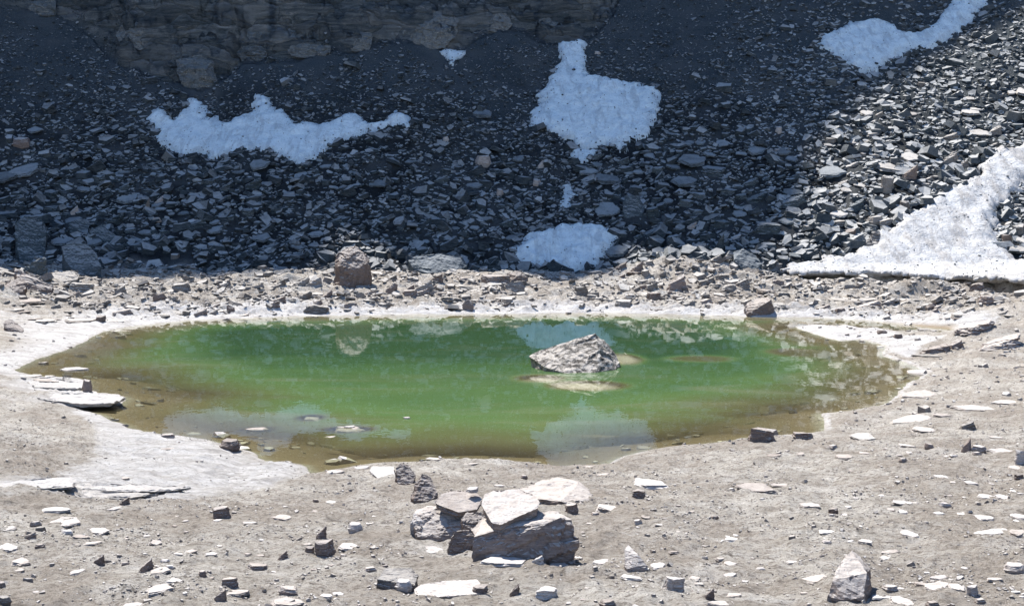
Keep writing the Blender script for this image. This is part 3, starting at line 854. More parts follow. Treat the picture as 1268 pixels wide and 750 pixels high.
def hero(verts, base, mat, label, cuts=4, amp=.018, layer=.03, seed=1, ldir=(.1, .5, 1), name="rock", cat="rock", zmin=None, foot=True, nscale=3.5, group=None):
    """verts: (px, py, metres behind the front foot); a solid whose outline is seen at those sight lines"""
    P = on_ground([base[0]], [base[1]], gland)[0] if zmin is None else on_plane(np.array(base[0]), np.array(base[1]), zmin)
    pts = []
    for px, py, dy in verts:
        d = ray(px, py); d = d / d[1]
        p = EYE + d * (P[1] + dy)
        pts.append(p)
        if foot:
            g = float(gland(np.array([p[0]]), np.array([p[1]]))[0])
            if p[2] > g - .02: pts.append(np.array([p[0], p[1], g - .08]))
    pts = np.array(pts)
    c = pts.mean(0); c[2] = pts[:, 2].min()
    me = hull_mesh(name, [tuple(q - c) for q in pts], M[mat], cuts + 1, amp, nscale, seed, layer * 1.3, ldir, fine=.04)
    o = link(name, me); o.location = c
    tag(o, label, cat, group)
    PLACED.append((c[0], c[1], np.ptp(pts[:, 0]) * .45))
    return o

def plate(top, z, tilt, thick, mat, label, seed=1, name="stone_slab", amp=.012, layer=.02, cuts=4):
    """top: outline of the upper face along sight lines, on a plane through height z at its middle, tilt=(dz/dx, dz/dy)"""
    top = np.array(top, float)
    if isinstance(z, tuple):                     # (foot x, foot y, metres behind that foot)
        g = on_ground([z[0]], [z[1]], gland)[0]
        d0 = ray(top[:, 0].mean(), top[:, 1].mean()); d0 = d0 / d0[1]
        z = float((EYE + d0 * (g[1] + z[2]))[2])
    elif z is None:                               # lies on the ground
        g = on_ground([top[:, 0].mean()], [top[:, 1].mean() + 2], gland)[0]
        z = g[2] + thick * .8
    m = on_plane(top[:, 0].mean(), top[:, 1].mean(), z)
    n = np.array([-tilt[0], -tilt[1], 1.0])
    d = ray(top[:, 0], top[:, 1])
    t = ((m - EYE) @ n) / (d @ n)
    A = EYE + d * t[:, None]
    c = A.mean(0)
    B = c + (A - c) * .93; B[:, 2] -= thick
    c2 = c.copy(); c2[2] = B[:, 2].min()
    me = hull_mesh(name, [tuple(q - c2) for q in np.vstack([A, B])], M[mat], cuts + 1, amp, 4.0, seed, layer * 1.5, (-tilt[0], -tilt[1], 1), fine=.04)
    o = link(name, me); o.location = c2
    tag(o, label, "rock")
    PLACED.append((c[0], c[1], np.ptp(A[:, 0]) * .45))
    return o

# ------------------------------------------------------------------ large single rocks
hero([(413,325,.5),(418,313,.6),(427,306,.8),(440,304,.9),(452,312,.9),(460,322,.7),(458,331,.2),(459,340,.5),(454,350,.3),(443,357,.1),(430,356,0),(418,348,.1),
      (424,320,.2),(440,318,.25),(455,325,.15),(420,330,-.1),(438,334,-.15),(424,318,1.5),(452,318,1.6)],
     (436, 357), 'brown', "tall dark angular boulder with a sunlit cap on the far shore", 5, .03, .028, 3, (.3, .2, 1))
hero([(655,441,.9),(668,434,1.0),(690,427,1.1),(715,419,1.2),(738,413,1.3),(750,421,1.3),(762,434,1.3),(769,446,1.0),(765,457,.3),(738,462,-.25),
      (700,462,-.3),(672,453,.1),(745,440,.35),(700,446,.35),(735,432,.7),(750,424,2.4),(700,432,2.2)],
     (715, 460), 'island', "big pale pitted boulder standing out of the green water", 5, .012, .020, 5, (-.55, .1, 1), zmin=0.0)
hero([(505,322,.7),(520,315,1.),(548,313,1.2),(572,318,1.1),(580,328,.9),(566,336,.3),(530,338,.1),(512,333,.3)],
     (540, 339), 'scree_one', "broad dark boulder lying at the scree foot right of the tall angular boulder", 4, .02, .010, 7)
hero([(626,343,.6),(628,338,.5),(638,335,.5),(648,337,.5),(654,344,.4),(652,349,.2),(630,350,.1),(640,342,.0)],
     (640, 351), 'brown', "brown rounded rock leaning on the grey one at the middle of the far shore", 3, .02, .02, 2)
hero([(625,353,.2),(631,349,.2),(646,347,.2),(650,353,.2),(649,361,0),(640,364,-.1),(627,363,0)],
     (638, 364), 'shore', "grey rounded rock low on the far shore in front of a brown one", 3, .02, .02, 4)
hero([(921,382,.3),(922,378,.5),(935,370,1.6),(950,368,1.8),(955,370,.6),(961,390,.2),(950,390,0),(925,389,0),(939,380,.0),(953,372,.05)],
     (940, 391), 'brown', "dark trapezoid block at the waterline with a flat gravelly top", 4, .02, .03, 6)
hero([(1063,308,.4),(1072,297,.8),(1084,285,1.0),(1094,288,1.1),(1108,301,.9),(1109,304,.7),(1088,314,.1),(1072,312,.1),(1066,310,.2)],
     (1085, 315), 'shore', "angular sunlit boulder sitting on the edge of the large snowfield", 4, .025, .03, 8)
hero([(18,278,1.2),(30,268,1.5),(52,268,1.5),(58,282,1.2),(56,312,.5),(48,326,.1),(26,326,.1),(20,306,.5)],
     (38, 327), 'scree_one', "tallest dark slab propped upright on the shaded scree at far left", 4, .022, .012, 9)
hero([(76,305,.8),(92,300,1.),(106,301,1.),(118,312,.8),(126,330,.3),(118,340,.1),(92,336,0),(80,322,.3)],
     (102, 340), 'scree_one', "dark tilted slab beside the upright one at the foot of the left scree", 4, .022, .012, 10)
hero([(84,276,.5),(100,270,.8),(110,280,.7),(108,292,.2),(88,292,.2)], (97, 293), 'scree_one', "dark blunt boulder above the tilted slab on the left scree", 3, .022, .010, 11)
hero([(110,284,.6),(126,278,.9),(144,292,.6),(136,303,.2),(116,302,.2)], (127, 304), 'scree_one', "dark diamond shaped slab right of the blunt boulder on the left scree", 3, .022, .010, 12)
hero([(771,250,.8),(776,242,.9),(790,243,.9),(799,256,.8),(796,264,.3),(782,272,.1),(772,268,.2)], (784, 273), 'scree_one', "pointed dark slab standing on the scree above the far shore rubble", 3, .022, .010, 13)
hero([(908,312,.8),(920,308,.9),(936,316,.8),(944,327,.4),(934,334,.1),(918,331,.1),(909,322,.3)], (927, 334), 'scree_one', "large smooth dark slab at the scree foot beside the snowfield tip", 3, .02, .010, 14)
hero([(17,332,.9),(22,333,.8),(47,345,.5),(67,354,.2),(65,358,.0),(40,359,.0),(20,345,.3)], (45, 360), 'brown', "long leaning slab with a sunlit upper edge on the left far shore", 3, .015, .03, 15)
hero([(-4,358,.8),(10,348,.8),(30,345,.6),(34,350,.3),(31,360,0),(0,363,0)], (16, 363), 'brown', "dark wedge of rock at the left edge of the far shore", 3, .02, .03, 16)
hero([(56,340,1.),(70,336,1.3),(92,335,1.4),(99,339,1.),(96,346,.3),(72,349,.1)], (84, 350), 'shore', "broad pale slab lying under the dark tilted slab at left", 3, .02, .03, 17)
hero([(5,398,.3),(10,395,.5),(16,396,.5),(30,407,.3),(28,411,0),(10,411,0),(4,403,.1)], (18, 411), 'brown', "brown blunt block on the white crust of the left shore", 3, .02, .03, 18)

# crags standing out of the headwall
def crag(x0, y0, x1, y1, label, seed, skew=0.):
    w, h = x1 - x0, y1 - y0
    r = random.Random(seed)
    j = lambda a: a + r.uniform(-.06, .06)
    v = []
    for fx, fy, dy in ((0, .55, .6), (.08, .15, 1.2), (.35, 0, 1.7), (.7, .03, 1.7), (.95, .25, 1.2), (1, .7, .5), (.85, 1, 0), (.5, 1.03, -.3), (.15, .95, 0),
                       (.4, .4, .1), (.7, .45, .1)):
        v.append((x0 + w * (j(fx) + skew * (.5 - fy) * .3), y0 + h * j(fy), dy * h / 40 + .3))
    hero(v, ((x0 + x1) / 2, y1), 'crag', label, 4, .025, .045, seed, (.15 + skew * .3, .3, 1), foot=False)
crag(498, 14, 566, 62, "tan rounded crag of the cliff above the tiny snow scrap", 51, .6)
crag(424, 36, 462, 66, "pale squat crag of the cliff left of the tiny snow scrap", 52)
crag(664, 22, 722, 50, "streaked pale crag at the cliff's right end above the snow neck", 53, -.5)
crag(672, -6, 708, 24, "light grey crag at the top edge above the snow neck", 54)
crag(146, 22, 206, 62, "brown layered crag at the left part of the cliff", 55, .5)
crag(216, 68, 268, 112, "lowest brown crag of the cliff above the long snow patch", 56, -.3)
crag(292, 28, 336, 62, "brown ribbed crag in the middle of the left cliff", 57)
crag(338, 30, 396, 58, "broad folded crag right of the brown ribbed one", 58, .4)
crag(292, 56, 330, 76, "blue grey smooth rock at the cliff foot above the snow", 59)
crag(356, 54, 412, 72, "long pale ledge at the cliff foot", 60)
crag(22, -4, 74, 22, "dark crag in the top left corner of the cliff", 61)
crag(600, 16, 634, 40, "small pale crag between tan crag and streaked crag", 62, .4)
crag(150, 58, 196, 84, "brown stepped crag just under the layered left one", 63, -.6)
# ------------------------------------------------------------------ the rock pile in the foreground
hero([(583,680,0),(586,664,.05),(612,655,.05),(640,650,.06),(668,655,.02),(676,648,.05),(694,641,.12),(708,643,.2),(717,662,.12),(716,688,0),
      (650,691,-.03),(600,690,-.02),(692,632,.42),(676,632,.42),(600,640,.45),(703,640,.3)],
     (650, 691), 'pale', "largest slanted block at the front right of the foreground rock pile", 5, .014, .03, 21, (-.35, .1, 1))
plate([(601,633),(609,647),(619,649),(634,641),(667,628),(669,620),(661,611),(642,605),(611,606),(599,612),(596,624)],
      (650, 691, .32), (.12, .26), .085, 'pale', "top slab of the foreground rock pile, pale and many sided", 22)
plate([(583,655),(588,665),(606,667),(624,657),(668,642),(675,634),(664,630),(620,642),(598,640)], (650, 691, .24), (.22, .22), .085, 'pale', "slanting slab sandwiched under the top slab of the pile", 25)
plate([(537,621),(547,626),(568,634),(592,630),(599,616),(585,607),(559,606),(545,611)], (540, 669, .26), (-.02, .24), .06, 'pale',
      "left cap slab of the foreground rock pile with a broken front coloured dark as if shaded", 23)
hero([(511,640,.2),(516,664,.0),(530,669,-.03),(560,669,-.03),(572,655,.02),(590,640,.2),(584,632,.3),(548,626,.3),(528,626,.45),(514,630,.4)],
     (540, 669), 'pale', "dark undercut block at the left of the foreground rock pile", 5, .018, .03, 24, (0, .3, 1))
hero([(570,641,.25),(578,634,.35),(596,633,.35),(606,643,.28),(604,654,.2),(590,658,.15),(576,651,.18)],
     (570, 684), 'pale', "small pale chunk wedged between left cap and top slab of the pile", 4, .03, .04, 34)
hero([(507,646,.12),(512,636,.25),(528,628,.35),(542,630,.3),(536,640,.15),(520,649,.1)],
     (520, 668), 'white', "pale broken shoulder on the left end of the undercut block", 4, .03, .05, 35)
hero([(553,680,0),(558,664,.03),(566,656,.06),(584,654,.1),(588,668,.03),(580,684,-.02),(562,684,-.03)],
     (570, 684), 'pale', "small upright block leaning in the front gap of the rock pile", 4, .02, .03, 26)
hero([(634,612,.9),(662,594,1.5),(690,590,1.6),(716,594,1.3),(732,604,.9),(736,614,.6),(726,624,.3),(704,626,.15),(694,620,.2),(650,617,.55),(716,597,.9)],
     (704, 626), 'pale', "wide block behind the rock pile with a dark split right end", 4, .014, .03, 27, (.3, .2, 1))
hero([(489,592,.1),(490,578,.15),(496,573,.2),(506,576,.2),(515,588,.1),(512,597,0),(500,600,-.03),(492,597,0)],
     (500, 600), 'brown', "brown rounded rock beside a white plate behind the rock pile", 4, .025, .02, 28)
hero([(508,616,.1),(513,600,.15),(523,586,.2),(534,591,.25),(541,608,.1),(543,613,.05),(530,620,-.02),(512,619,0)],
     (527, 621), 'brown', "dark pointed rock at the upper left of the rock pile", 4, .025, .015, 29)
plate([(457,582),(462,577),(488,577),(489,592),(470,594),(466,588)], None, (0, .1), .04, 'white', "flat white plate left of the brown rounded rock")
hero([(1023,738,0),(1030,718,.05),(1042,694,.32),(1054,679,.45),(1066,690,.45),(1078,704,.35),(1080,722,.10),(1070,738,-.03),(1048,743,-.05),(1056,727,.05),(1074,708,.12),(1060,690,.6)],
     (1050, 743), 'pale', "tall pale pyramid shaped rock at the bottom right with a broken side coloured brown as if shaded", 5, .014, .018, 30, (.4, 0, 1))
hero([(773,700,0),(773,680,.12),(778,674,.2),(790,686,.06),(802,700,.0),(803,706,-.02),(776,704,-.03),(790,700,-.02)],
     (788, 706), 'pale', "sharp leaning wedge with a dark underside right of the rock pile", 4, .016, .012, 31)
hero([(465,724,0),(466,716,.02),(476,703,.18),(510,703,.25),(518,712,.2),(514,724,.0),(486,730,-.02)],
     (490, 730), 'shore', "smooth grey block at the bottom centre below the rock pile", 4, .012, .02, 32)
plate([(512,728),(520,722),(560,718),(590,717),(594,724),(604,731),(590,735),(550,738),(524,739),(513,734)], None, (0, .05), .045, 'pale',
      "long pale slab lying flat at the bottom centre", 33)

# sheets of dried crust, cracked apart and curling over the ground at the left
plate([(-30,601),(20,597),(58,591),(88,590),(96,596),(92,602),(60,600),(20,604),(-30,609)], None, (0, .02), .05, 'crust', "cracked crust sheet cut by the left edge on the white shore", 41, name="crust_sheet")
plate([(88,601),(110,597),(160,600),(214,600),(240,603),(214,606),(170,608),(125,606),(96,606)], None, (0, .02), .05, 'crust', "long cracked crust sheet on the white shore right of the first one", 42, name="crust_sheet")
plate([(70,609),(100,606),(150,610),(200,611),(160,616),(100,615)], None, (0, .02), .035, 'crust', "thin lower crust sheet in front of the long cracked one", 43, name="crust_sheet")
plate([(30,470),(64,467),(62,474),(104,474),(108,478),(96,481),(40,479)], None, (0, .02), .08, 'crust', "thick crust sheet forming the upper left spit", 44, name="crust_sheet")
plate([(10,488),(60,486),(120,487),(150,489),(158,493),(140,499),(100,500),(50,494)], None, (0, .02), .07, 'crust', "long crust tongue reaching into the lake at left", 45, name="crust_sheet")
# ------------------------------------------------------------------ foreground stones
S, B_, W_, K_, O_ = 'slab', 'block', 'wedge', 'peak', 'round'
rocks_px([
 (80,653,45,14,S,'white',"widest white slab on the ground at lower left"),
 (69,635,40,9,S,'white',"thin white slab just behind the widest white one at lower left"),
 (9,658,20,9,S,'pale',"pale slab cut by the left edge beside the widest white slab"),
 (10,683,24,15,S,'white',"large white stone at the left edge below two smaller slabs"),
 (45,652,14,8,O_,'pale',"small grey stone touching the left end of the widest white slab"),
 (51,658,12,7,B_,'shore',"smaller of the two stones left of the widest white slab"),
 (37,668,20,10,W_,'pale',"wedge shaped pale stone between the left edge and the widest white slab"),
 (122,662,26,11,S,'white',"flat white flake right of the widest white slab"),
 (100,666,24,6,S,'brown',"thin dark slab in front of the widest white slab"),
 (108,675,35,6,S,'brown',"narrow brown plank shaped stone at lower left"),
 (50,678,13,6,O_,'brown',"small dark stone right of the large white stone at left edge"),
 (26,699,21,12,S,'pale',"pale flat stone under the large white stone at left edge"),
 (96,711,18,8,S,'white',"lone oval white stone at lower left"),
 (122,699,14,12,W_,'brown',"small dark wedge above the lone oval white stone"),
 (142,632,19,7,S,'white',"pale flat stone under a small dark wedge near the left crust"),
 (153,626,15,12,W_,'brown',"small dark wedge behind a pale flat stone near the cracked crust"),
 (275,641,22,16,B_,'brown',"cube shaped stone with dark front and white top, below the white tongue"),
 (181,708,20,17,W_,'brown',"dark upright wedge left of a dark heap at lower left"),
 (200,711,24,13,S,'brown',"dark low slab right of the upright wedge at lower left"),
 (200,735,31,17,S,'pale',"pale thick slab of the stone group at the bottom left"),
 (216,721,23,10,S,'white',"white slab behind the thick one of the bottom left group"),
 (285,727,21,14,B_,'brown',"dark square block in the bottom left stone group"),
 (272,744,17,17,W_,'brown',"dark peaked stone under the square block at the bottom left"),
 (292,738,30,12,S,'pale',"pale slab against the dark peaked stone at the bottom left"),
 (251,714,10,9,O_,'brown',"small round brown stone above the bottom left group"),
 (165,751,28,9,S,'white',"white slab cut by the bottom edge at left"),
 (6,750,16,13,O_,'shore',"rounded stone in the bottom left corner"),
 (3,728,9,9,O_,'pale',"small pale stone at the left edge above the corner"),
 (193,675,15,8,S,'pale',"pale chip in the middle of the lower left ground"),
 (262,688,15,6,S,'white',"white chip right of the lower left ground's middle"),
 (236,684,17,8,S,'pale',"broken pale flake left of a white chip, lower left"),
 (348,644,25,11,S,'brown',"low dark stone with a pale tail below the white tongue's tip"),
 (309,648,19,4,S,'pale',"very thin pale flake left of the low dark stone"),
 (391,622,8,5,O_,'brown',"tiny dark stone between white tongue and rock pile"),
 (410,623,16,7,S,'shore',"small grey flat stone right of a tiny dark one"),
 (403,688,27,22,B_,'pale',"blocky rock with dark front, left of the rock pile"),
 (398,667,14,17,W_,'brown',"pointed brown rock rising behind the blocky one"),
 (440,659,20,14,O_,'white',"rounded white stone between blocky rock and rock pile"),
 (432,681,28,12,S,'white',"thick white slab touching the right of the blocky rock"),
 (383,684,12,9,B_,'pale',"small pale stone touching the left of the blocky rock"),
 (350,693,14,13,W_,'brown',"brown wedge standing left of the blocky rock"),
 (318,706,26,10,B_,'brown',"brown low stone at the right end of the bottom left group"),
 (357,736,27,13,O_,'brown',"dark rounded stone at the bottom between two pale slabs"),
 (355,752,44,18,S,'pale',"large pale slab cut by the bottom edge under the dark rounded stone"),
 (404,740,17,8,S,'white',"white oval chip at the bottom left of the smooth grey block"),
 (419,736,14,6,S,'white',"small white flake beside the oval chip at the bottom"),
 (500,732,22,17,O_,'white',"white rounded stone in front of the smooth grey block"),
 (594,735,22,13,B_,'brown',"brown block set on the right end of the long bottom slab"),
 (637,737,14,15,W_,'brown',"small dark wedge right of the long bottom slab"),
 (675,742,33,18,B_,'white',"bright white block with a dark right side at the bottom centre"),
 (622,702,60,20,S,'white',"white low slab under the front of the rock pile"),
 (665,698,20,12,W_,'white',"white pointed stone in front of the largest slanted block"),
 (692,701,28,10,S,'pale',"pale flake at the right front foot of the rock pile"),
 (744,699,20,11,S,'white',"flat white flake between rock pile and leaning wedge"),
 (708,636,18,15,B_,'brown',"small brown block below the split end of the wide block"),
 (754,633,34,15,S,'pale',"flat cracked pale slab right of the wide block"),
 (649,593,9,6,O_,'brown',"tiny dark stone on the wide block behind the pile"),
 (537,685,27,11,S,'white',"white flake on the ground below the dark undercut block"),
 (804,606,42,24,S,'white',"white angular slab with a thin dark edge, centre right"),
 (790,616,20,12,B_,'brown',"small brown block in front of the white angular slab"),
 (936,609,52,18,S,'pale',"long pale slab with a dark front lying right of centre"),
 (968,603,26,6,S,'pale',"thin tail piece at the right end of the long pale slab"),
 (815,703,20,10,S,'white',"white flake right of the leaning wedge"),
 (835,731,27,22,B_,'white',"pale cube with a dark right face at the bottom right of centre"),
 (781,718,27,9,S,'white',"flat white flake under the leaning wedge"),
 (906,671,18,9,S,'white',"oval white flake in the right middle ground"),
 (905,700,18,9,S,'pale',"pale flake with dark rim below the oval white one"),
 (904,713,17,7,S,'white',"white chip lowest of three above the bottom stones"),
 (980,698,15,6,S,'white',"white chip left of the tall pyramid rock"),
 (860,717,15,8,S,'pale',"small pale flake right of the pale cube"),
 (790,649,11,7,B_,'white',"small square white chip right of the flat cracked slab"),
 (818,651,16,4,S,'white',"thin white sliver right of a square white chip"),
 (878,742,15,15,W_,'brown',"dark spur of rock at the bottom right of centre"),
 (893,751,34,10,S,'pale',"pale slab with a dark spur, cut by the bottom edge"),
 (908,740,24,8,S,'brown',"brown flat stone right of the dark spur"),
 (752,751,22,10,O_,'brown',"brown rounded stone cut by the bottom edge near the centre"),
 (1008,722,34,16,S,'brown',"dark undercut stone left of the tall pyramid rock"),
 (1004,629,24,8,S,'pale',"pale flake with a dark left tip, right middle ground"),
 (1031,636,13,9,B_,'brown',"small dark cube right of a pale flake"),
 (1024,661,23,7,S,'white',"long oval white flake above the tall pyramid rock"),
 (1126,664,22,13,S,'white',"white square flake right above the tall pyramid rock"),
 (1102,684,24,6,S,'brown',"dark thin slab right of the tall pyramid rock's tip"),
 (1096,693,14,8,S,'white',"white chip right under a dark thin slab"),
 (1118,624,27,5,S,'white',"thin white sliver in the right middle ground"),
 (1071,673,18,8,S,'pale',"broken pale stone above the pyramid rock"),
 (1219,645,22,10,S,'white',"white flake near the right edge, middle ground"),
 (1222,618,22,8,S,'white',"double white flake near the right edge"),
 (1243,618,15,8,S,'white',"rounded white chip right of the double white flake"),
 (1228,662,46,9,S,'white',"long white slab near the right edge"),
 (1260,664,20,13,S,'brown',"dark slab at the right edge touching the long white slab"),
 (1257,711,26,15,O_,'white',"bright white stone at the right edge near the bottom"),
 (1231,719,20,6,S,'pale',"thin pale slab left of the bright white edge stone"),
 (1162,717,21,7,S,'white',"white slab on top of a group right of the pyramid rock"),
 (1161,729,30,14,S,'pale',"slanted pale slab in the group right of the pyramid rock"),
 (1185,732,18,12,S,'pale',"pale flake at the right end of the slanted slab"),
 (1205,737,16,13,B_,'white',"angular white chip at the lower right"),
 (1262,642,22,10,S,'white',"white slab cut by the right edge"),
 (1102,733,20,10,O_,'pale',"pale stone touching the right foot of the pyramid rock"),
 (1093,742,30,9,S,'white',"white slab low at the right foot of the pyramid rock"),
 (1118,748,26,15,S,'pale',"slanting pale slab at the bottom right"),
 (1140,726,14,9,S,'pale',"small pale chip left of the slanted slab group"),
 (1155,753,18,10,O_,'brown',"brown stone cut by the bottom edge at right"),
 (1214,748,14,8,O_,'pale',"small pale stone near the bottom right corner"),
 (1166,591,15,6,S,'white',"white flake on the right bank's lower slope"),
 (1203,600,13,6,S,'white',"small white flake right of another on the right bank"),
 (945,547,37,22,B_,'pale',"largest blocky rock at the near right waterline"),
 (995,544,28,11,B_,'brown',"dark oblong rock right of the largest waterline rock"),
 (1069,544,34,14,S,'shore',"broken brown slab on the bank right of the inlet rim"),
 (1137,493,50,13,S,'pale',"pale boat shaped slab at the right end of the lake"),
 (1128,522,62,12,S,'pale',"long cracked pale slab on the right bank"),
 (1170,516,34,7,S,'pale',"narrow end piece of the long cracked slab on the right bank"),
 (1208,508,44,11,S,'pale',"low ledge slab at the right bank, left half"),
 (1250,500,46,9,S,'pale',"low ledge slab at the right bank running off the edge"),
 (1031,556,14,6,O_,'brown',"small dark oval stone below the near right waterline"),
 (1198,532,20,11,W_,'shore',"small grey wedge on the right bank"),
 (1143,536,30,11,S,'pale',"pale flake under the long cracked slab"),
 (1150,556,11,8,O_,'pale',"small round stone on the right bank"),
 (1196,560,13,18,W_,'brown',"dark upright splinter on the right bank"),
 (1213,561,20,11,O_,'pale',"pale rounded stone right of the dark splinter"),
 (1245,560,28,12,S,'white',"white slab near the right edge above a brighter one"),
 (1263,574,18,18,B_,'white',"bright white block cut by the right edge"),
 (1122,554,19,7,S,'pale',"thin double flake on the right bank"),
 (1047,570,28,10,S,'brown',"brown flat stone below the small dark oval"),
 (959,566,21,6,S,'brown',"dark thin slab below the largest waterline rock"),
 (991,563,11,4,S,'brown',"tiny dark flake right of a dark thin slab"),
 (1232,543,20,5,S,'pale',"thin pale flake near the right edge of the bank"),
 (1262,594,14,8,B_,'brown',"brown stone at the right edge below the white block"),
 (1260,582,22,10,S,'pale',"pale slab under the bright white edge block"),
 (798,556,22,7,S,'brown',"dark flat stone at the near waterline, centre right"),
 (285,558,27,16,O_,'brown',"dark rounded stone on the white crust at the near left waterline"),
 (209,542,17,7,B_,'brown',"small dark stone at the left near waterline"),
 (206,557,22,4,S,'brown',"thin dark slab on the white crust below a small stone"),
 (240,538,20,6,S,'white',"white flake at the waterline left of the dark rounded stone"),
 (270,538,16,4,S,'pale',"pale flake in the shallows beside the dark rounded stone"),
 (153,594,15,5,S,'brown',"thin dark chip above the cracks in the crust"),
 (108,485,13,16,O_,'brown',"reddish brown knob at the tip of the upper left spit"),
 (58,474,34,8,S,'brown',"dark thin slab lying across the upper left spit"),
 (40,468,22,6,S,'pale',"pale slab at the root of the upper left spit"),
 (537,569,23,4,S,'brown',"dark driftlike sliver at the near waterline above the rock pile"),
 (582,575,24,3,S,'brown',"thin brown sliver on the bank above the rock pile"),
 (666,573,11,4,S,'brown',"tiny dark chip on the near waterline right of the pile"),
 (730,578,20,4,S,'brown',"thin dark sliver at the near waterline right of centre"),
 (745,588,24,4,S,'brown',"long thin dark sliver on the bank right of centre"),
 (447,580,20,6,S,'white',"pale flake at the near waterline left of the white plate"),
 (415,586,22,7,S,'pale',"pale flat stone left of the white plate behind the pile"),
 (618,602,14,5,S,'white',"small white flake lying behind the top slab"),
 (568,600,0.1,0.1,S,'white',"x"),
][:-1], name="rock", cat="rock")
# one small slab rests on the pile's left cap
_g = on_ground([540.], [669.], gland)[0]
_d = ray(585., 607.); _d = _d / _d[1]
_p = EYE + _d * (_g[1] + .34)
put((_p[0], _p[1], _p[2] - .01), .13, .11, .04, S, 'white', "small white slab resting on the left cap of the rock pile",
    name="rock", tilt=(.2, 0), hi=True, seed=3)

# ------------------------------------------------------------------ stones in the lake
def wet_rock(px, py, w, d, h, z, style, mat, label, **kw):
    p = on_plane(np.array(float(px)), np.array(float(py)), z + h)
    m = p[1] / FPX
    put((p[0], p[1], z), w * m, d, h, style, mat, label, hi=True, **kw)
wet_rock(727, 476, 128, 2.0, .26, -.27, S, 'shore', "long drowned slab showing tan through the water before the boulder", yaw=.05)
wet_rock(668, 468, 80, 1.9, .26, -.30, S, 'white', "fainter drowned slab left of the tan one before the boulder", yaw=0.)
wet_rock(768, 442, 66, 2.8, .26, -.255, S, 'shore', "submerged rock shelf right behind the boulder in the water", yaw=0.)
wet_rock(433, 530, 40, .55, .10, -.09, S, 'brown', "flat brown rock breaking the surface in the near left shallows", yaw=0.)
wet_rock(433, 527, 14, .16, .03, .0, S, 'white', "white chip on the flat brown rock in the shallows", yaw=0.)
wet_rock(320, 530, 34, .3, .07, -.06, S, 'brown', "thin dark slab just awash in the near left shallows", yaw=.1)
wet_rock(387, 517, 24, .5, .08, -.09, S, 'shore', "greenish slab awash left of the flat brown rock", yaw=.2)
wet_rock(408, 540, 14, .2, .05, -.04, S, 'brown', "small dark chip awash below the flat brown rock", yaw=-.3)
wet_rock(504, 516, 10, .12, .04, -.01, S, 'white', "small white floating chip in the middle of the near water", yaw=0.)
wet_rock(92, 455, 40, .25, .09, -.03, S, 'white', "white knobbly branch shaped stone in the water off the left shore", yaw=.05)
wet_rock(985, 434, 90, 2.6, .26, -.40, S, 'white', "submerged shelf showing olive in the right part of the lake", yaw=0.)
wet_rock(868, 443, 100, 2.0, .26, -.45, S, 'white', "faint submerged shelf between boulder and right shore", yaw=.1)

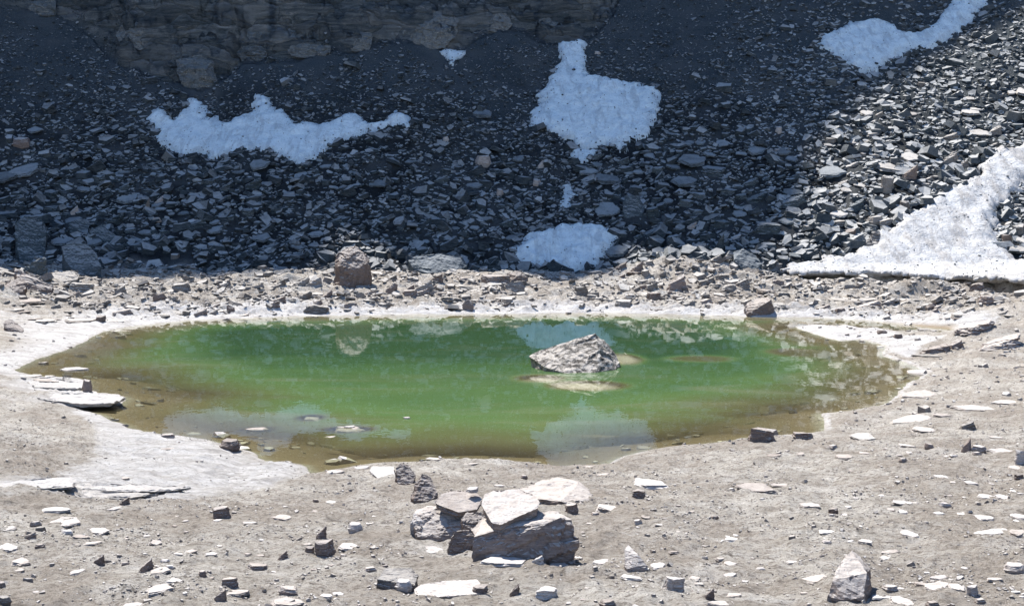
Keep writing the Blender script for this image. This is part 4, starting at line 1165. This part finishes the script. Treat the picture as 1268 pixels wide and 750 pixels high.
# ------------------------------------------------------------------ far shore stones named one by one
rocks_px([
 (100,362,31,12,B_,'shore',"pale block below the broad pale slab on the left far shore"),
 (149,366,17,14,W_,'shore',"pale wedge at the shade edge on the left far shore"),
 (100,399,29,9,S,'brown',"dark thick slab near the white crust on the left shore"),
 (124,398,14,8,B_,'brown',"small brown block right of the dark thick slab, left shore"),
 (43,397,18,7,S,'brown',"brown slab right above the brown blunt block"),
 (66,398,16,7,S,'brown',"flat brown stone between blunt block and dark thick slab"),
 (33,376,44,9,S,'brown',"wide brown slab below the long leaning slab, left far shore"),
 (198,372,17,10,O_,'brown',"brown rounded stone in the bay of the shade edge, left"),
 (226,362,24,12,B_,'shore',"pale blocky stone at the left shade edge"),
 (233,379,28,7,S,'brown',"long thin brown slab below a pale blocky stone"),
 (247,391,21,11,W_,'brown',"dark wedge at the left far waterline"),
 (286,387,11,10,K_,'brown',"little dark peak right at the left far waterline"),
 (279,353,14,8,W_,'shore',"half shaded small stone at the scree foot, left of centre"),
 (315,353,20,8,S,'shore',"half shaded flat stone at the scree foot, left of centre"),
 (337,380,21,9,W_,'brown',"dark wedge between little peak and large waterline block"),
 (392,389,34,13,B_,'shore',"large pale block with a dark right end at the far waterline"),
 (389,355,26,13,W_,'shore',"sunlit wedge in the rubble left of the tall angular boulder"),
 (376,372,24,14,W_,'shore',"tilted slab in the rubble above the large waterline block"),
 (405,370,16,12,W_,'brown',"tilted brown slab in the rubble left below the tall boulder"),
 (435,382,19,8,B_,'brown',"dark low block below the tall angular boulder"),
 (435,371,15,6,S,'shore',"small flat slab right under the tall angular boulder"),
 (456,385,27,7,S,'shore',"pale thin slab at the far waterline right below the tall boulder"),
 (485,362,16,12,K_,'brown',"dark peak in the rubble right of the tall angular boulder"),
 (508,367,22,9,B_,'brown',"brown low block in the rubble between tall and broad boulder"),
 (614,354,42,16,B_,'pale',"wide pinkish pale rock left of the brown rounded one, far shore"),
 (580,384,15,15,K_,'brown',"dark little pyramid at the middle of the far waterline"),
 (604,383,30,5,S,'shore',"thin slab right of the dark little pyramid at the waterline"),
 (720,366,21,12,B_,'shore',"square sunlit block below the low snow patch"),
 (732,372,14,8,B_,'shore',"small block right of the square one below the snow patch"),
 (742,381,18,8,S,'white',"pale flat stone by the far waterline below the snow patch"),
 (800,342,12,9,B_,'shore',"small square block on the left flank of the rubble mound"),
 (789,337,18,14,W_,'brown',"dark faced wedge at the left top of the rubble mound"),
 (838,359,26,20,W_,'brown',"dark steep wedge in the middle of the rubble mound"),
 (874,353,24,11,W_,'shore',"sunlit slab facing the lake on the rubble mound"),
 (893,371,50,14,S,'brown',"long dark slab with a sunlit rim left of the trapezoid block"),
 (876,375,22,9,B_,'brown',"dark block under the left end of the long dark slab"),
 (1061,375,64,13,S,'shore',"broad gravelly slab below the snowfield's overhanging edge"),
 (1128,374,42,16,S,'shore',"tilted layered slab right of the broad gravelly slab"),
 (1075,382,34,10,W_,'brown',"dark wedge under the broad gravelly slab"),
 (1209,361,20,11,B_,'brown',"rusty brown block below the snowfield edge at right"),
 (1152,384,16,9,K_,'brown',"small dark peak right of the tilted layered slab"),
 (1041,387,16,7,O_,'brown',"dark rounded stone at the waterline right of the trapezoid block"),
 (1208,413,54,17,W_,'brown',"long dark slab beside the right inlet"),
 (1240,432,58,18,W_,'brown',"dark broad slab at the right edge above the grey bank"),
 (1232,420,40,12,S,'brown',"brown slab stacked behind the dark broad one at right"),
 (1184,432,20,12,W_,'brown',"brown chunk at the root of the white spit"),
 (1158,437,38,13,W_,'brown',"dark jagged rock at the root of the white spit"),
 (1150,442,44,5,S,'shore',"thin grey slab lying before the dark jagged rock"),
 (1092,413,12,5,O_,'brown',"small dark stone on the white spit"),
 (1112,419,11,6,O_,'brown',"second small dark stone on the white spit, nearer the bank"),
 (1145,410,18,8,S,'shore',"pale slab awash in the inlet behind the white spit"),
 (1240,372,44,9,S,'shore',"long slab fanning out below the snow at the right edge"),
 (1252,362,34,10,S,'shore',"upper of the fanning slabs at the right edge"),
 (1222,377,20,12,O_,'brown',"brown rounded stone at the left of the fanning slabs"),
 (1250,392,40,6,S,'shore',"thin slab under the fanning slabs at the right edge"),
], name="rock", cat="rock")

# ------------------------------------------------------------------ scree stones that stand out
rocks_px([
 (598,208,20,17,O_,'white',"pinkish white boulder in the middle of the shaded scree",),
 (670,208,10,11,K_,'white',"small white pointed stone right of the pinkish boulder"),
 (665,231,12,11,O_,'white',"small white rounded stone below the white pointed one"),
 (619,244,10,12,O_,'white',"white stone lowest of the pale group on the shaded scree"),
 (597,148,25,15,S,'scree_one',"dark square slab left of the large necked snow patch"),
 (27,184,24,14,O_,'brown',"brownish boulder at the left edge of the shaded scree"),
 (43,168,22,9,S,'scree_one',"grey slab above the brownish boulder at the left edge"),
 (242,278,17,8,S,'white',"white oval stone on the left shaded scree"),
 (197,253,15,11,W_,'white',"white tilted stone above the white oval one"),
 (93,266,12,13,W_,'white',"pale chip above the blunt dark boulder at left"),
 (181,263,10,20,W_,'shore',"pale upright splinter on the left shaded scree"),
 (217,321,12,9,B_,'shore',"pale block on the lowest left shaded scree"),
 (162,283,17,7,S,'shore',"pale thin stone left of the white oval one"),
 (175,329,30,14,S,'scree_one',"dark slab near the shade edge under the left scree"),
 (195,276,11,8,O_,'white',"small white stone left of the white oval one"),
 (808,271,19,18,B_,'scree_one',"dark block right beside the pointed standing slab"),
 (552,176,8,8,O_,'white',"tiny pale stone left above the pinkish boulder"),
 (740,68,8,5,O_,'white',"tiny white stone right of the snow neck"),
 (855,284,16,11,W_,'white',"whitish stone low on the centre right shaded scree"),
 (910,297,18,9,W_,'white',"whitish flat stone near the snowfield tip"),
 (964,166,9,10,O_,'white',"small whitish stone in the shade left of the sunlit scree"),
 (962,190,8,7,O_,'white',"lower small whitish stone in the shade by the sunlit scree"),
 (890,312,14,26,W_,'scree_one',"upright dark slab left of the large smooth slab"),
 (1031,224,36,17,S,'scree_one',"dark flat slab at the edge of shade on the right scree"),
 (1098,218,34,16,S,'shore',"broad sunlit slab in the middle of the right scree"),
 (1097,240,17,24,B_,'shore',"upright sunlit block under the broad slab, right scree"),
 (1126,222,19,19,W_,'brown',"reddish block right of the broad sunlit slab"),
 (1173,207,26,20,W_,'shore',"leaning dark faced slab high on the sunlit right scree"),
 (1053,297,20,16,B_,'brown',"brownish block left above the snowfield boulder"),
 (1084,279,20,14,O_,'shore',"rounded sunlit boulder above the snowfield boulder"),
 (1098,281,22,12,B_,'shore',"sunlit boulder at the upper edge of the snowfield"),
 (1060,262,22,16,W_,'scree_one',"grey wedge on the lower sunlit scree"),
 (1120,262,14,14,O_,'shore',"round sunlit stone at the snowfield's upper edge"),
 (1246,301,14,13,B_,'brown',"brown block at the right rim of the snowfield"),
 (1262,292,20,14,B_,'shore',"grey block at the right edge by the snowfield"),
 (1262,314,24,10,S,'shore',"flat slab at the right edge below the brown block"),
 (1155,297,18,7,S,'brown',"dark curved slab lying on the snowfield"),
 (1004,334,18,11,O_,'scree_one',"dark stone on the left tip of the snowfield"),
 (985,322,16,8,S,'scree_one',"dark slab at the left tip of the snowfield"),
], name="rock", cat="rock")

# ------------------------------------------------------------------ the rest of the larger stones, zone by zone
def in_snow(x, y, margin=.1):
    m = np.zeros(np.shape(x), bool)
    for P in SNOWS: m |= poly_sd(P, x, y) > margin
    return m

def scatter_px(n, x0, x1, y0, y1, wfun, styles, mats, label, name, group, cond=None, seed=1, aspect=(.35, .6)):
    r = np.random.default_rng(seed)
    xs = r.uniform(x0, x1, n * 4); ys = r.uniform(y0, y1, n * 4)
    G = on_ground(xs, ys, lambda a, b: land(a, b, False))
    ok = ~in_snow(G[:, 0], G[:, 1], -.3)
    ok &= lake_sd(G[:, 0], G[:, 1]) < -.12
    if cond is not None: ok &= cond(xs, ys, G)
    cnt = 0; rows = []
    pl = np.array(PLACED)
    mine = []
    for k in np.where(ok)[0]:
        w = wfun(r, ys[k])
        P = G[k]; rad = w * P[1] / FPX * .45
        if (np.hypot(pl[:, 0] - P[0], pl[:, 1] - P[1]) < (pl[:, 2] + rad) * .8).any(): continue
        if any(math.hypot(a - P[0], b - P[1]) < (c + rad) * .75 for a, b, c in mine): continue
        mine.append((P[0], P[1], rad))
        h = w * r.uniform(*aspect)
        rows.append((xs[k], ys[k], w, h, styles[r.integers(len(styles))], mats[r.integers(len(mats))], label))
        cnt += 1
        if cnt >= n: break
    kind = {'scree_stone': 'scree', 'shore_stone': 'shore', 'ground_stone': 'ground'}[name]
    rows = [r_[:6] + (zone_label(kind, r_[0], r_[1], r_[2], r_[4], r_[5], (y0 + y1) / 2),) for r_ in rows]
    # several alike in one place: told apart by their order across the photograph
    words = ["leftmost", "second from left", "third from left", "fourth from left", "fifth from left", "sixth from left",
             "seventh from left", "eighth from left", "ninth from left", "tenth from left"]
    alike = {}
    for r_ in rows: alike.setdefault(r_[6], []).append(r_)
    rows = []
    for lab, rs in alike.items():
        rs.sort(key=lambda q: q[0])
        if len(rs) > 1: rs = [q[:6] + (words[min(i, 9)] + ", " + lab,) for i, q in enumerate(rs)]
        rows += rs
    if rows: rocks_px(rows, name=name, cat="rock", group=group)

lit = lambda xs, ys, G: ys > np.interp(xs, [982, 1010, 1040, 1090, 1140, 1200, 1268], [300, 190, 150, 118, 84, 50, 14]) + 12
shade = lambda xs, ys, G: (ys < np.interp(xs, [982, 1010, 1040, 1090, 1140, 1200, 1268], [300, 190, 150, 118, 84, 50, 14]) - 8) | (xs < 975)
big = lambda lo, hi: (lambda r, y: float(lo + (hi - lo) * r.power(.35)))
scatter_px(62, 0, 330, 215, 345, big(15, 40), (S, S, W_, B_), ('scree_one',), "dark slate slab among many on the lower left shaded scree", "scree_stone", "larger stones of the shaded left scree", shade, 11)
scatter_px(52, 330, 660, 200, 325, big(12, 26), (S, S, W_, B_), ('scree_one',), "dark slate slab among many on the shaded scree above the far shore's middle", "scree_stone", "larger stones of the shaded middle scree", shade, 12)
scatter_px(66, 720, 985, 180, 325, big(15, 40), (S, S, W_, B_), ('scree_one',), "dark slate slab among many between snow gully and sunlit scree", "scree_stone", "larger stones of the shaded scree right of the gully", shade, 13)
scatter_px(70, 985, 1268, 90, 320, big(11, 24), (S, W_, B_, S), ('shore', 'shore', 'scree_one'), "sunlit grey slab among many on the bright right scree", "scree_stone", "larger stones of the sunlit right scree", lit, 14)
scatter_px(60, 0, 330, 362, 402, big(11, 30), (S, S, S, W_), ('shore', 'brown', 'shore'), "flat sunlit slab among the rubble of the left far shore", "shore_stone", "rubble slabs of the left far shore", None, 15, (.3, .45))
scatter_px(75, 330, 640, 345, 384, big(11, 30), (S, W_, S, S), ('shore', 'brown', 'shore'), "sunlit slab among the rubble around the tall boulder's shore", "shore_stone", "rubble slabs of the middle far shore", None, 16, (.35, .6))
scatter_px(75, 750, 985, 325, 384, big(11, 32), (S, W_, S, S, B_), ('shore', 'brown', 'shore'), "sunlit slab among the rubble of the mound below the dark scree", "shore_stone", "rubble slabs of the right far shore mound", None, 17, (.35, .6))
scatter_px(50, 985, 1268, 352, 396, big(10, 24), (S, W_, S), ('shore', 'brown', 'shore'), "sunlit slab among the rubble below the snowfield edge", "shore_stone", "rubble slabs below the snowfield", None, 18, (.3, .5))
scatter_px(34, 0, 500, 630, 745, big(8, 17), (S, S, O_), ('white', 'pale', 'brown'), "small flat stone among many strewn on the lower left ground", "ground_stone", "small stones strewn at lower left", None, 19, (.3, .5))
scatter_px(26, 700, 1000, 610, 745, big(7, 14), (S, S, O_), ('white', 'pale', 'brown'), "small flat stone among many strewn right of the rock pile", "ground_stone", "small stones strewn right of the pile", None, 20, (.3, .5))
scatter_px(36, 1000, 1268, 560, 745, big(8, 16), (S, S, O_), ('white', 'pale', 'white'), "small flat stone among many strewn on the lower right ground", "ground_stone", "small stones strewn at lower right", None, 21, (.3, .5))

# ------------------------------------------------------------------ countless small stones: real geometry, one object a kind
def stone_protos(k, thick):
    out = []
    for i in range(k):
        r = np.random.default_rng(500 + i)
        n = 5
        a = (np.arange(n) + r.uniform(-.3, .3, n)) * 2 * np.pi / n
        rad = .5 * r.uniform(.7, 1.05, n)
        el = r.uniform(.55, .95)
        top = np.stack([np.cos(a) * rad * .82, np.sin(a) * rad * el * .82, thick * (.5 + r.uniform(-.3, .3, n))], -1)
        mid = np.stack([np.cos(a) * rad, np.sin(a) * rad * el, -thick * r.uniform(.1, .6, n)], -1)
        v = np.vstack([top, mid])
        f = [(0, 1, 2), (0, 2, 3), (0, 3, 4)]
        for j in range(n):
            m = (j + 1) % n
            f += [(j, n + j, n + m), (j, n + m, m)]
        f += [(n, n + 2, n + 1), (n, n + 3, n + 2), (n, n + 4, n + 3)]
        out.append((v, np.array(f)))
    return out

def off_big(X, Y, rmin=.22, f=.95):
    m = np.ones(len(X), bool)
    for a, b, c in PLACED:
        if c > rmin: m &= ((X - a) ** 2 + ((Y - b) * 1.1 + c * .45) ** 2) > (c * f) ** 2
    return m

def strew(name, X, Y, size, mat, thick, seed, label, cat, slope_tilt=True, jitter=.35, lift=.25, tone=None, Zin=None):
    r = np.random.default_rng(seed)
    N = len(X)
    Z = land(X, Y) if Zin is None else Zin
    e = .25
    soft = .55
    gx = (land(X + e, Y, False) - land(X - e, Y, False)) / (2 * e)
    gy = (land(X, Y + e, False) - land(X, Y - e, False)) / (2 * e)
    nrm = np.stack([-gx * soft, -gy * soft, np.ones(N)], -1)
    nrm += r.normal(0, jitter, (N, 3)) * np.array([1, 1, .2])
    nrm /= np.linalg.norm(nrm, axis=1, keepdims=True)
    yaw = r.uniform(0, 2 * np.pi, N)
    t0 = np.stack([np.cos(yaw), np.sin(yaw), np.zeros(N)], -1)
    t1 = np.cross(nrm, t0); t1 /= np.linalg.norm(t1, axis=1, keepdims=True)
    t0 = np.cross(t1, nrm)
    ps = stone_protos(14, 1.0)
    pick = r.integers(0, len(ps), N)
    th = thick * r.uniform(.5, 1.5, N)
    V = []; F = []; T = []; base = 0
    if tone is None: tone = r.uniform(0, 1, N)
    for i, (pv, pf) in enumerate(ps):
        k = np.where(pick == i)[0]
        if len(k) == 0: continue
        s = size[k][:, None, None]
        loc = pv[None] * s
        loc[..., 2] *= th[k][:, None]
        W = loc[..., 0:1] * t0[k][:, None] + loc[..., 1:2] * t1[k][:, None] + loc[..., 2:3] * nrm[k][:, None]
        W[..., 0] += X[k][:, None]; W[..., 1] += Y[k][:, None]
        W[..., 2] += (Z[k] + lift * size[k] * th[k])[:, None]
        V.append(W.reshape(-1, 3))
        F.append((pf[None] + (np.arange(len(k)) * 10)[:, None, None] + base).reshape(-1, 3))
        T.append(np.repeat(tone[k], 10))
        base += len(k) * 10
    me = np_mesh(name, np.vstack(V), np.vstack(F), M[mat], False, {"tone": np.concatenate(T)})
    o = link(name, me); tag(o, label, cat, kind='stuff')
    return o

def cand(n, x0, x1, y0, y1, seed):
    r = np.random.default_rng(seed)
    return r.uniform(x0, x1, n), r.uniform(y0, y1, n), r

# talus: coarse at the foot, fine at the top; coarser on the sunlit right side
X, Y, r = cand(150000, -1, 1, 55.5, 93, 31)
X = X * (Y * .52)
t = Y - foot_y(X)
YCs = np.interp(X, CLX, CLY)
coarse = np.clip(1 - t / 24, 0, 1) ** 1.3
rightc = sstep(10, 22, X)
lob = sstep(-.35, .35, fbm(X * .16, Y * .10, 3, 205))
mean = .12 + .34 * coarse * (.6 + .6 * lob) + .15 * rightc * (1 - coarse)
size = mean * np.exp(r.normal(0, .55, len(X)))
size = np.clip(size, .07, 1.3)
p = np.clip((.15 / mean) ** 1.15, .16, 1) * .84
p = p * (1 + .3 * rightc) * (1 - .55 * sstep(8, 18, t) * sstep(-.1, .4, fbm(X * .30, Y * .07, 3, 215))) * (1 - .35 * sstep(16, 26, t))
ok = (t > -.2) & (Y < YCs + .4) & (r.uniform(size=len(X)) < p) & ~in_snow(X, Y, .22)
X, Y, size = X[ok], Y[ok], size[ok]
ok = off_big(X, Y)
X, Y, size, t = X[ok], Y[ok], size[ok], (Y - foot_y(X))[ok]
tone = np.clip(r.normal(.22, .2, len(X)) + .55 * sstep(9, 19, X), 0, 1.1)  # right-hand stones coloured paler and dustier to look sunlit, the rest darker
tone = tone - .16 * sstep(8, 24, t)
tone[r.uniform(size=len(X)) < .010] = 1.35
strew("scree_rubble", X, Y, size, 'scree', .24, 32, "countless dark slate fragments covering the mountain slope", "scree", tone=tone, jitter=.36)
NTAL = len(X)

# grit and stones fallen onto the snow, thickest at its rims
xs_, ys_, zs_, ss_ = [], [], [], []
r = np.random.default_rng(71)
for (x0, y0, st, top, sdn), dirty in zip(SNOWGRID, [0, 0, 0, 0, 0, 0, 0, 1]):
    ny, nx = top.shape
    area = (sdn > 0).sum() * st * st
    n = int(area * (22 if not dirty else 12)) + 40
    iy = r.integers(0, ny, n * 3); ix = r.integers(0, nx, n * 3)
    s_ = sdn[iy, ix]
    pr = np.where(s_ > 0, .10 + 1.3 * np.exp(-s_ / .22), 0)
    if dirty: pr = np.where(s_ > 0, .22 + 1.0 * np.exp(-s_ / .5) + .5 * sstep(0, .4, fbm(ix * st * .5, iy * st * .8, 3, 311)), 0)
    k = r.uniform(size=n * 3) < pr
    iy, ix, s_ = iy[k], ix[k], s_[k]
    xs_.append(x0 + ix * st); ys_.append(y0 + iy * st); zs_.append(top[iy, ix])
    ss_.append(np.clip(.055 * np.exp(r.normal(0, .5, len(ix))) + .12 * np.exp(-s_ / .15) * r.uniform(size=len(ix)), .03, .35))
xs_, ys_, zs_, ss_ = map(np.concatenate, (xs_, ys_, zs_, ss_))
strew("snow_debris", xs_, ys_, ss_, 'scree', .35, 72, "dark grit and stones fallen on the snow patches", "grit", Zin=zs_, jitter=.3, tone=r.uniform(0, .6, len(xs_)))

# far shore rubble
X, Y, r = cand(30000, -1, 1, 44, 58.5, 41)
X = X * Y * .5
sd = lake_sd(X, Y); t = Y - foot_y(X)
dens = sstep(.5, 3.2, -sd) * (.35 + .65 * sstep(-.2, .25, fbm(X * .45, Y * .6, 3, 207)))
dens = np.maximum(dens, .12)
size = np.clip(.22 * np.exp(r.normal(0, .55, len(X))), .06, .9)
ok = (sd < -.1) & (t < .6) & (r.uniform(size=len(X)) < dens * .55) & ~in_snow(X, Y, -.1)
X, Y, size = X[ok], Y[ok], size[ok]
strew("shore_rubble", X, Y, size, 'shore_stuff', .17, 42, "countless flat slate chips strewn along the far shore", "rubble", jitter=.22)
NSH = len(X)

# side banks, left and right of the lake
X, Y, r = cand(12000, -1, 1, 22, 46, 51)
X = X * Y * .5
sd = lake_sd(X, Y)
size = np.clip(.07 * np.exp(r.normal(0, .6, len(X))), .03, .4)
ok = (sd < -.1) & (r.uniform(size=len(X)) < .35) & (X > 0) | (sd < -.1) & (r.uniform(size=len(X)) < .12)
X, Y, size = X[ok], Y[ok], size[ok]
strew("bank_pebbles", X, Y, size, 'pebble', .25, 52, "pale slate chips scattered over both side banks", "pebbles", jitter=.15)

# foreground chips
X, Y, r = cand(110000, -1, 1, 7.2, 22, 61)
X = X * Y * .52
sd = lake_sd(X, Y)
cl = sstep(-.05, .45, fbm(X * .8, Y * .8, 3, 209))
size = np.clip(.015 * np.exp(r.normal(0, .62, len(X))), .007, .10)
ok = (sd < -.08) & (r.uniform(size=len(X)) < (.10 + .55 * cl) * (1 - .85 * sstep(-.2, .3, poly_sd(WHITEP, X, Y))))
X, Y, size = X[ok], Y[ok], size[ok]
strew("ground_pebbles", X, Y, size, 'pebble', .3, 62, "pale flakes and chips scattered over the foreground ground", "pebbles", jitter=.22)

# stones lying on the bed, seen through the shallows
X, Y, r = cand(5200, -23, 23, 18, 48, 81)
sd = lake_sd(X, Y)
ok = (sd > -.05) & (r.uniform(size=len(X)) < .15 + .85 * np.exp(-np.maximum(sd, 0) / 2.2))
X, Y = X[ok], Y[ok]
size = np.clip(.14 * np.exp(r.normal(0, .7, len(X))), .04, .9)
strew("lakebed_stones", X, Y, size, 'pebble', .16, 82, "stones and flakes lying on the lake bed in the shallows", "stones", jitter=.10, tone=r.uniform(0, .8, len(X)))
# debris line of bits on the water edge and floating in the shallows is left to the rocks above
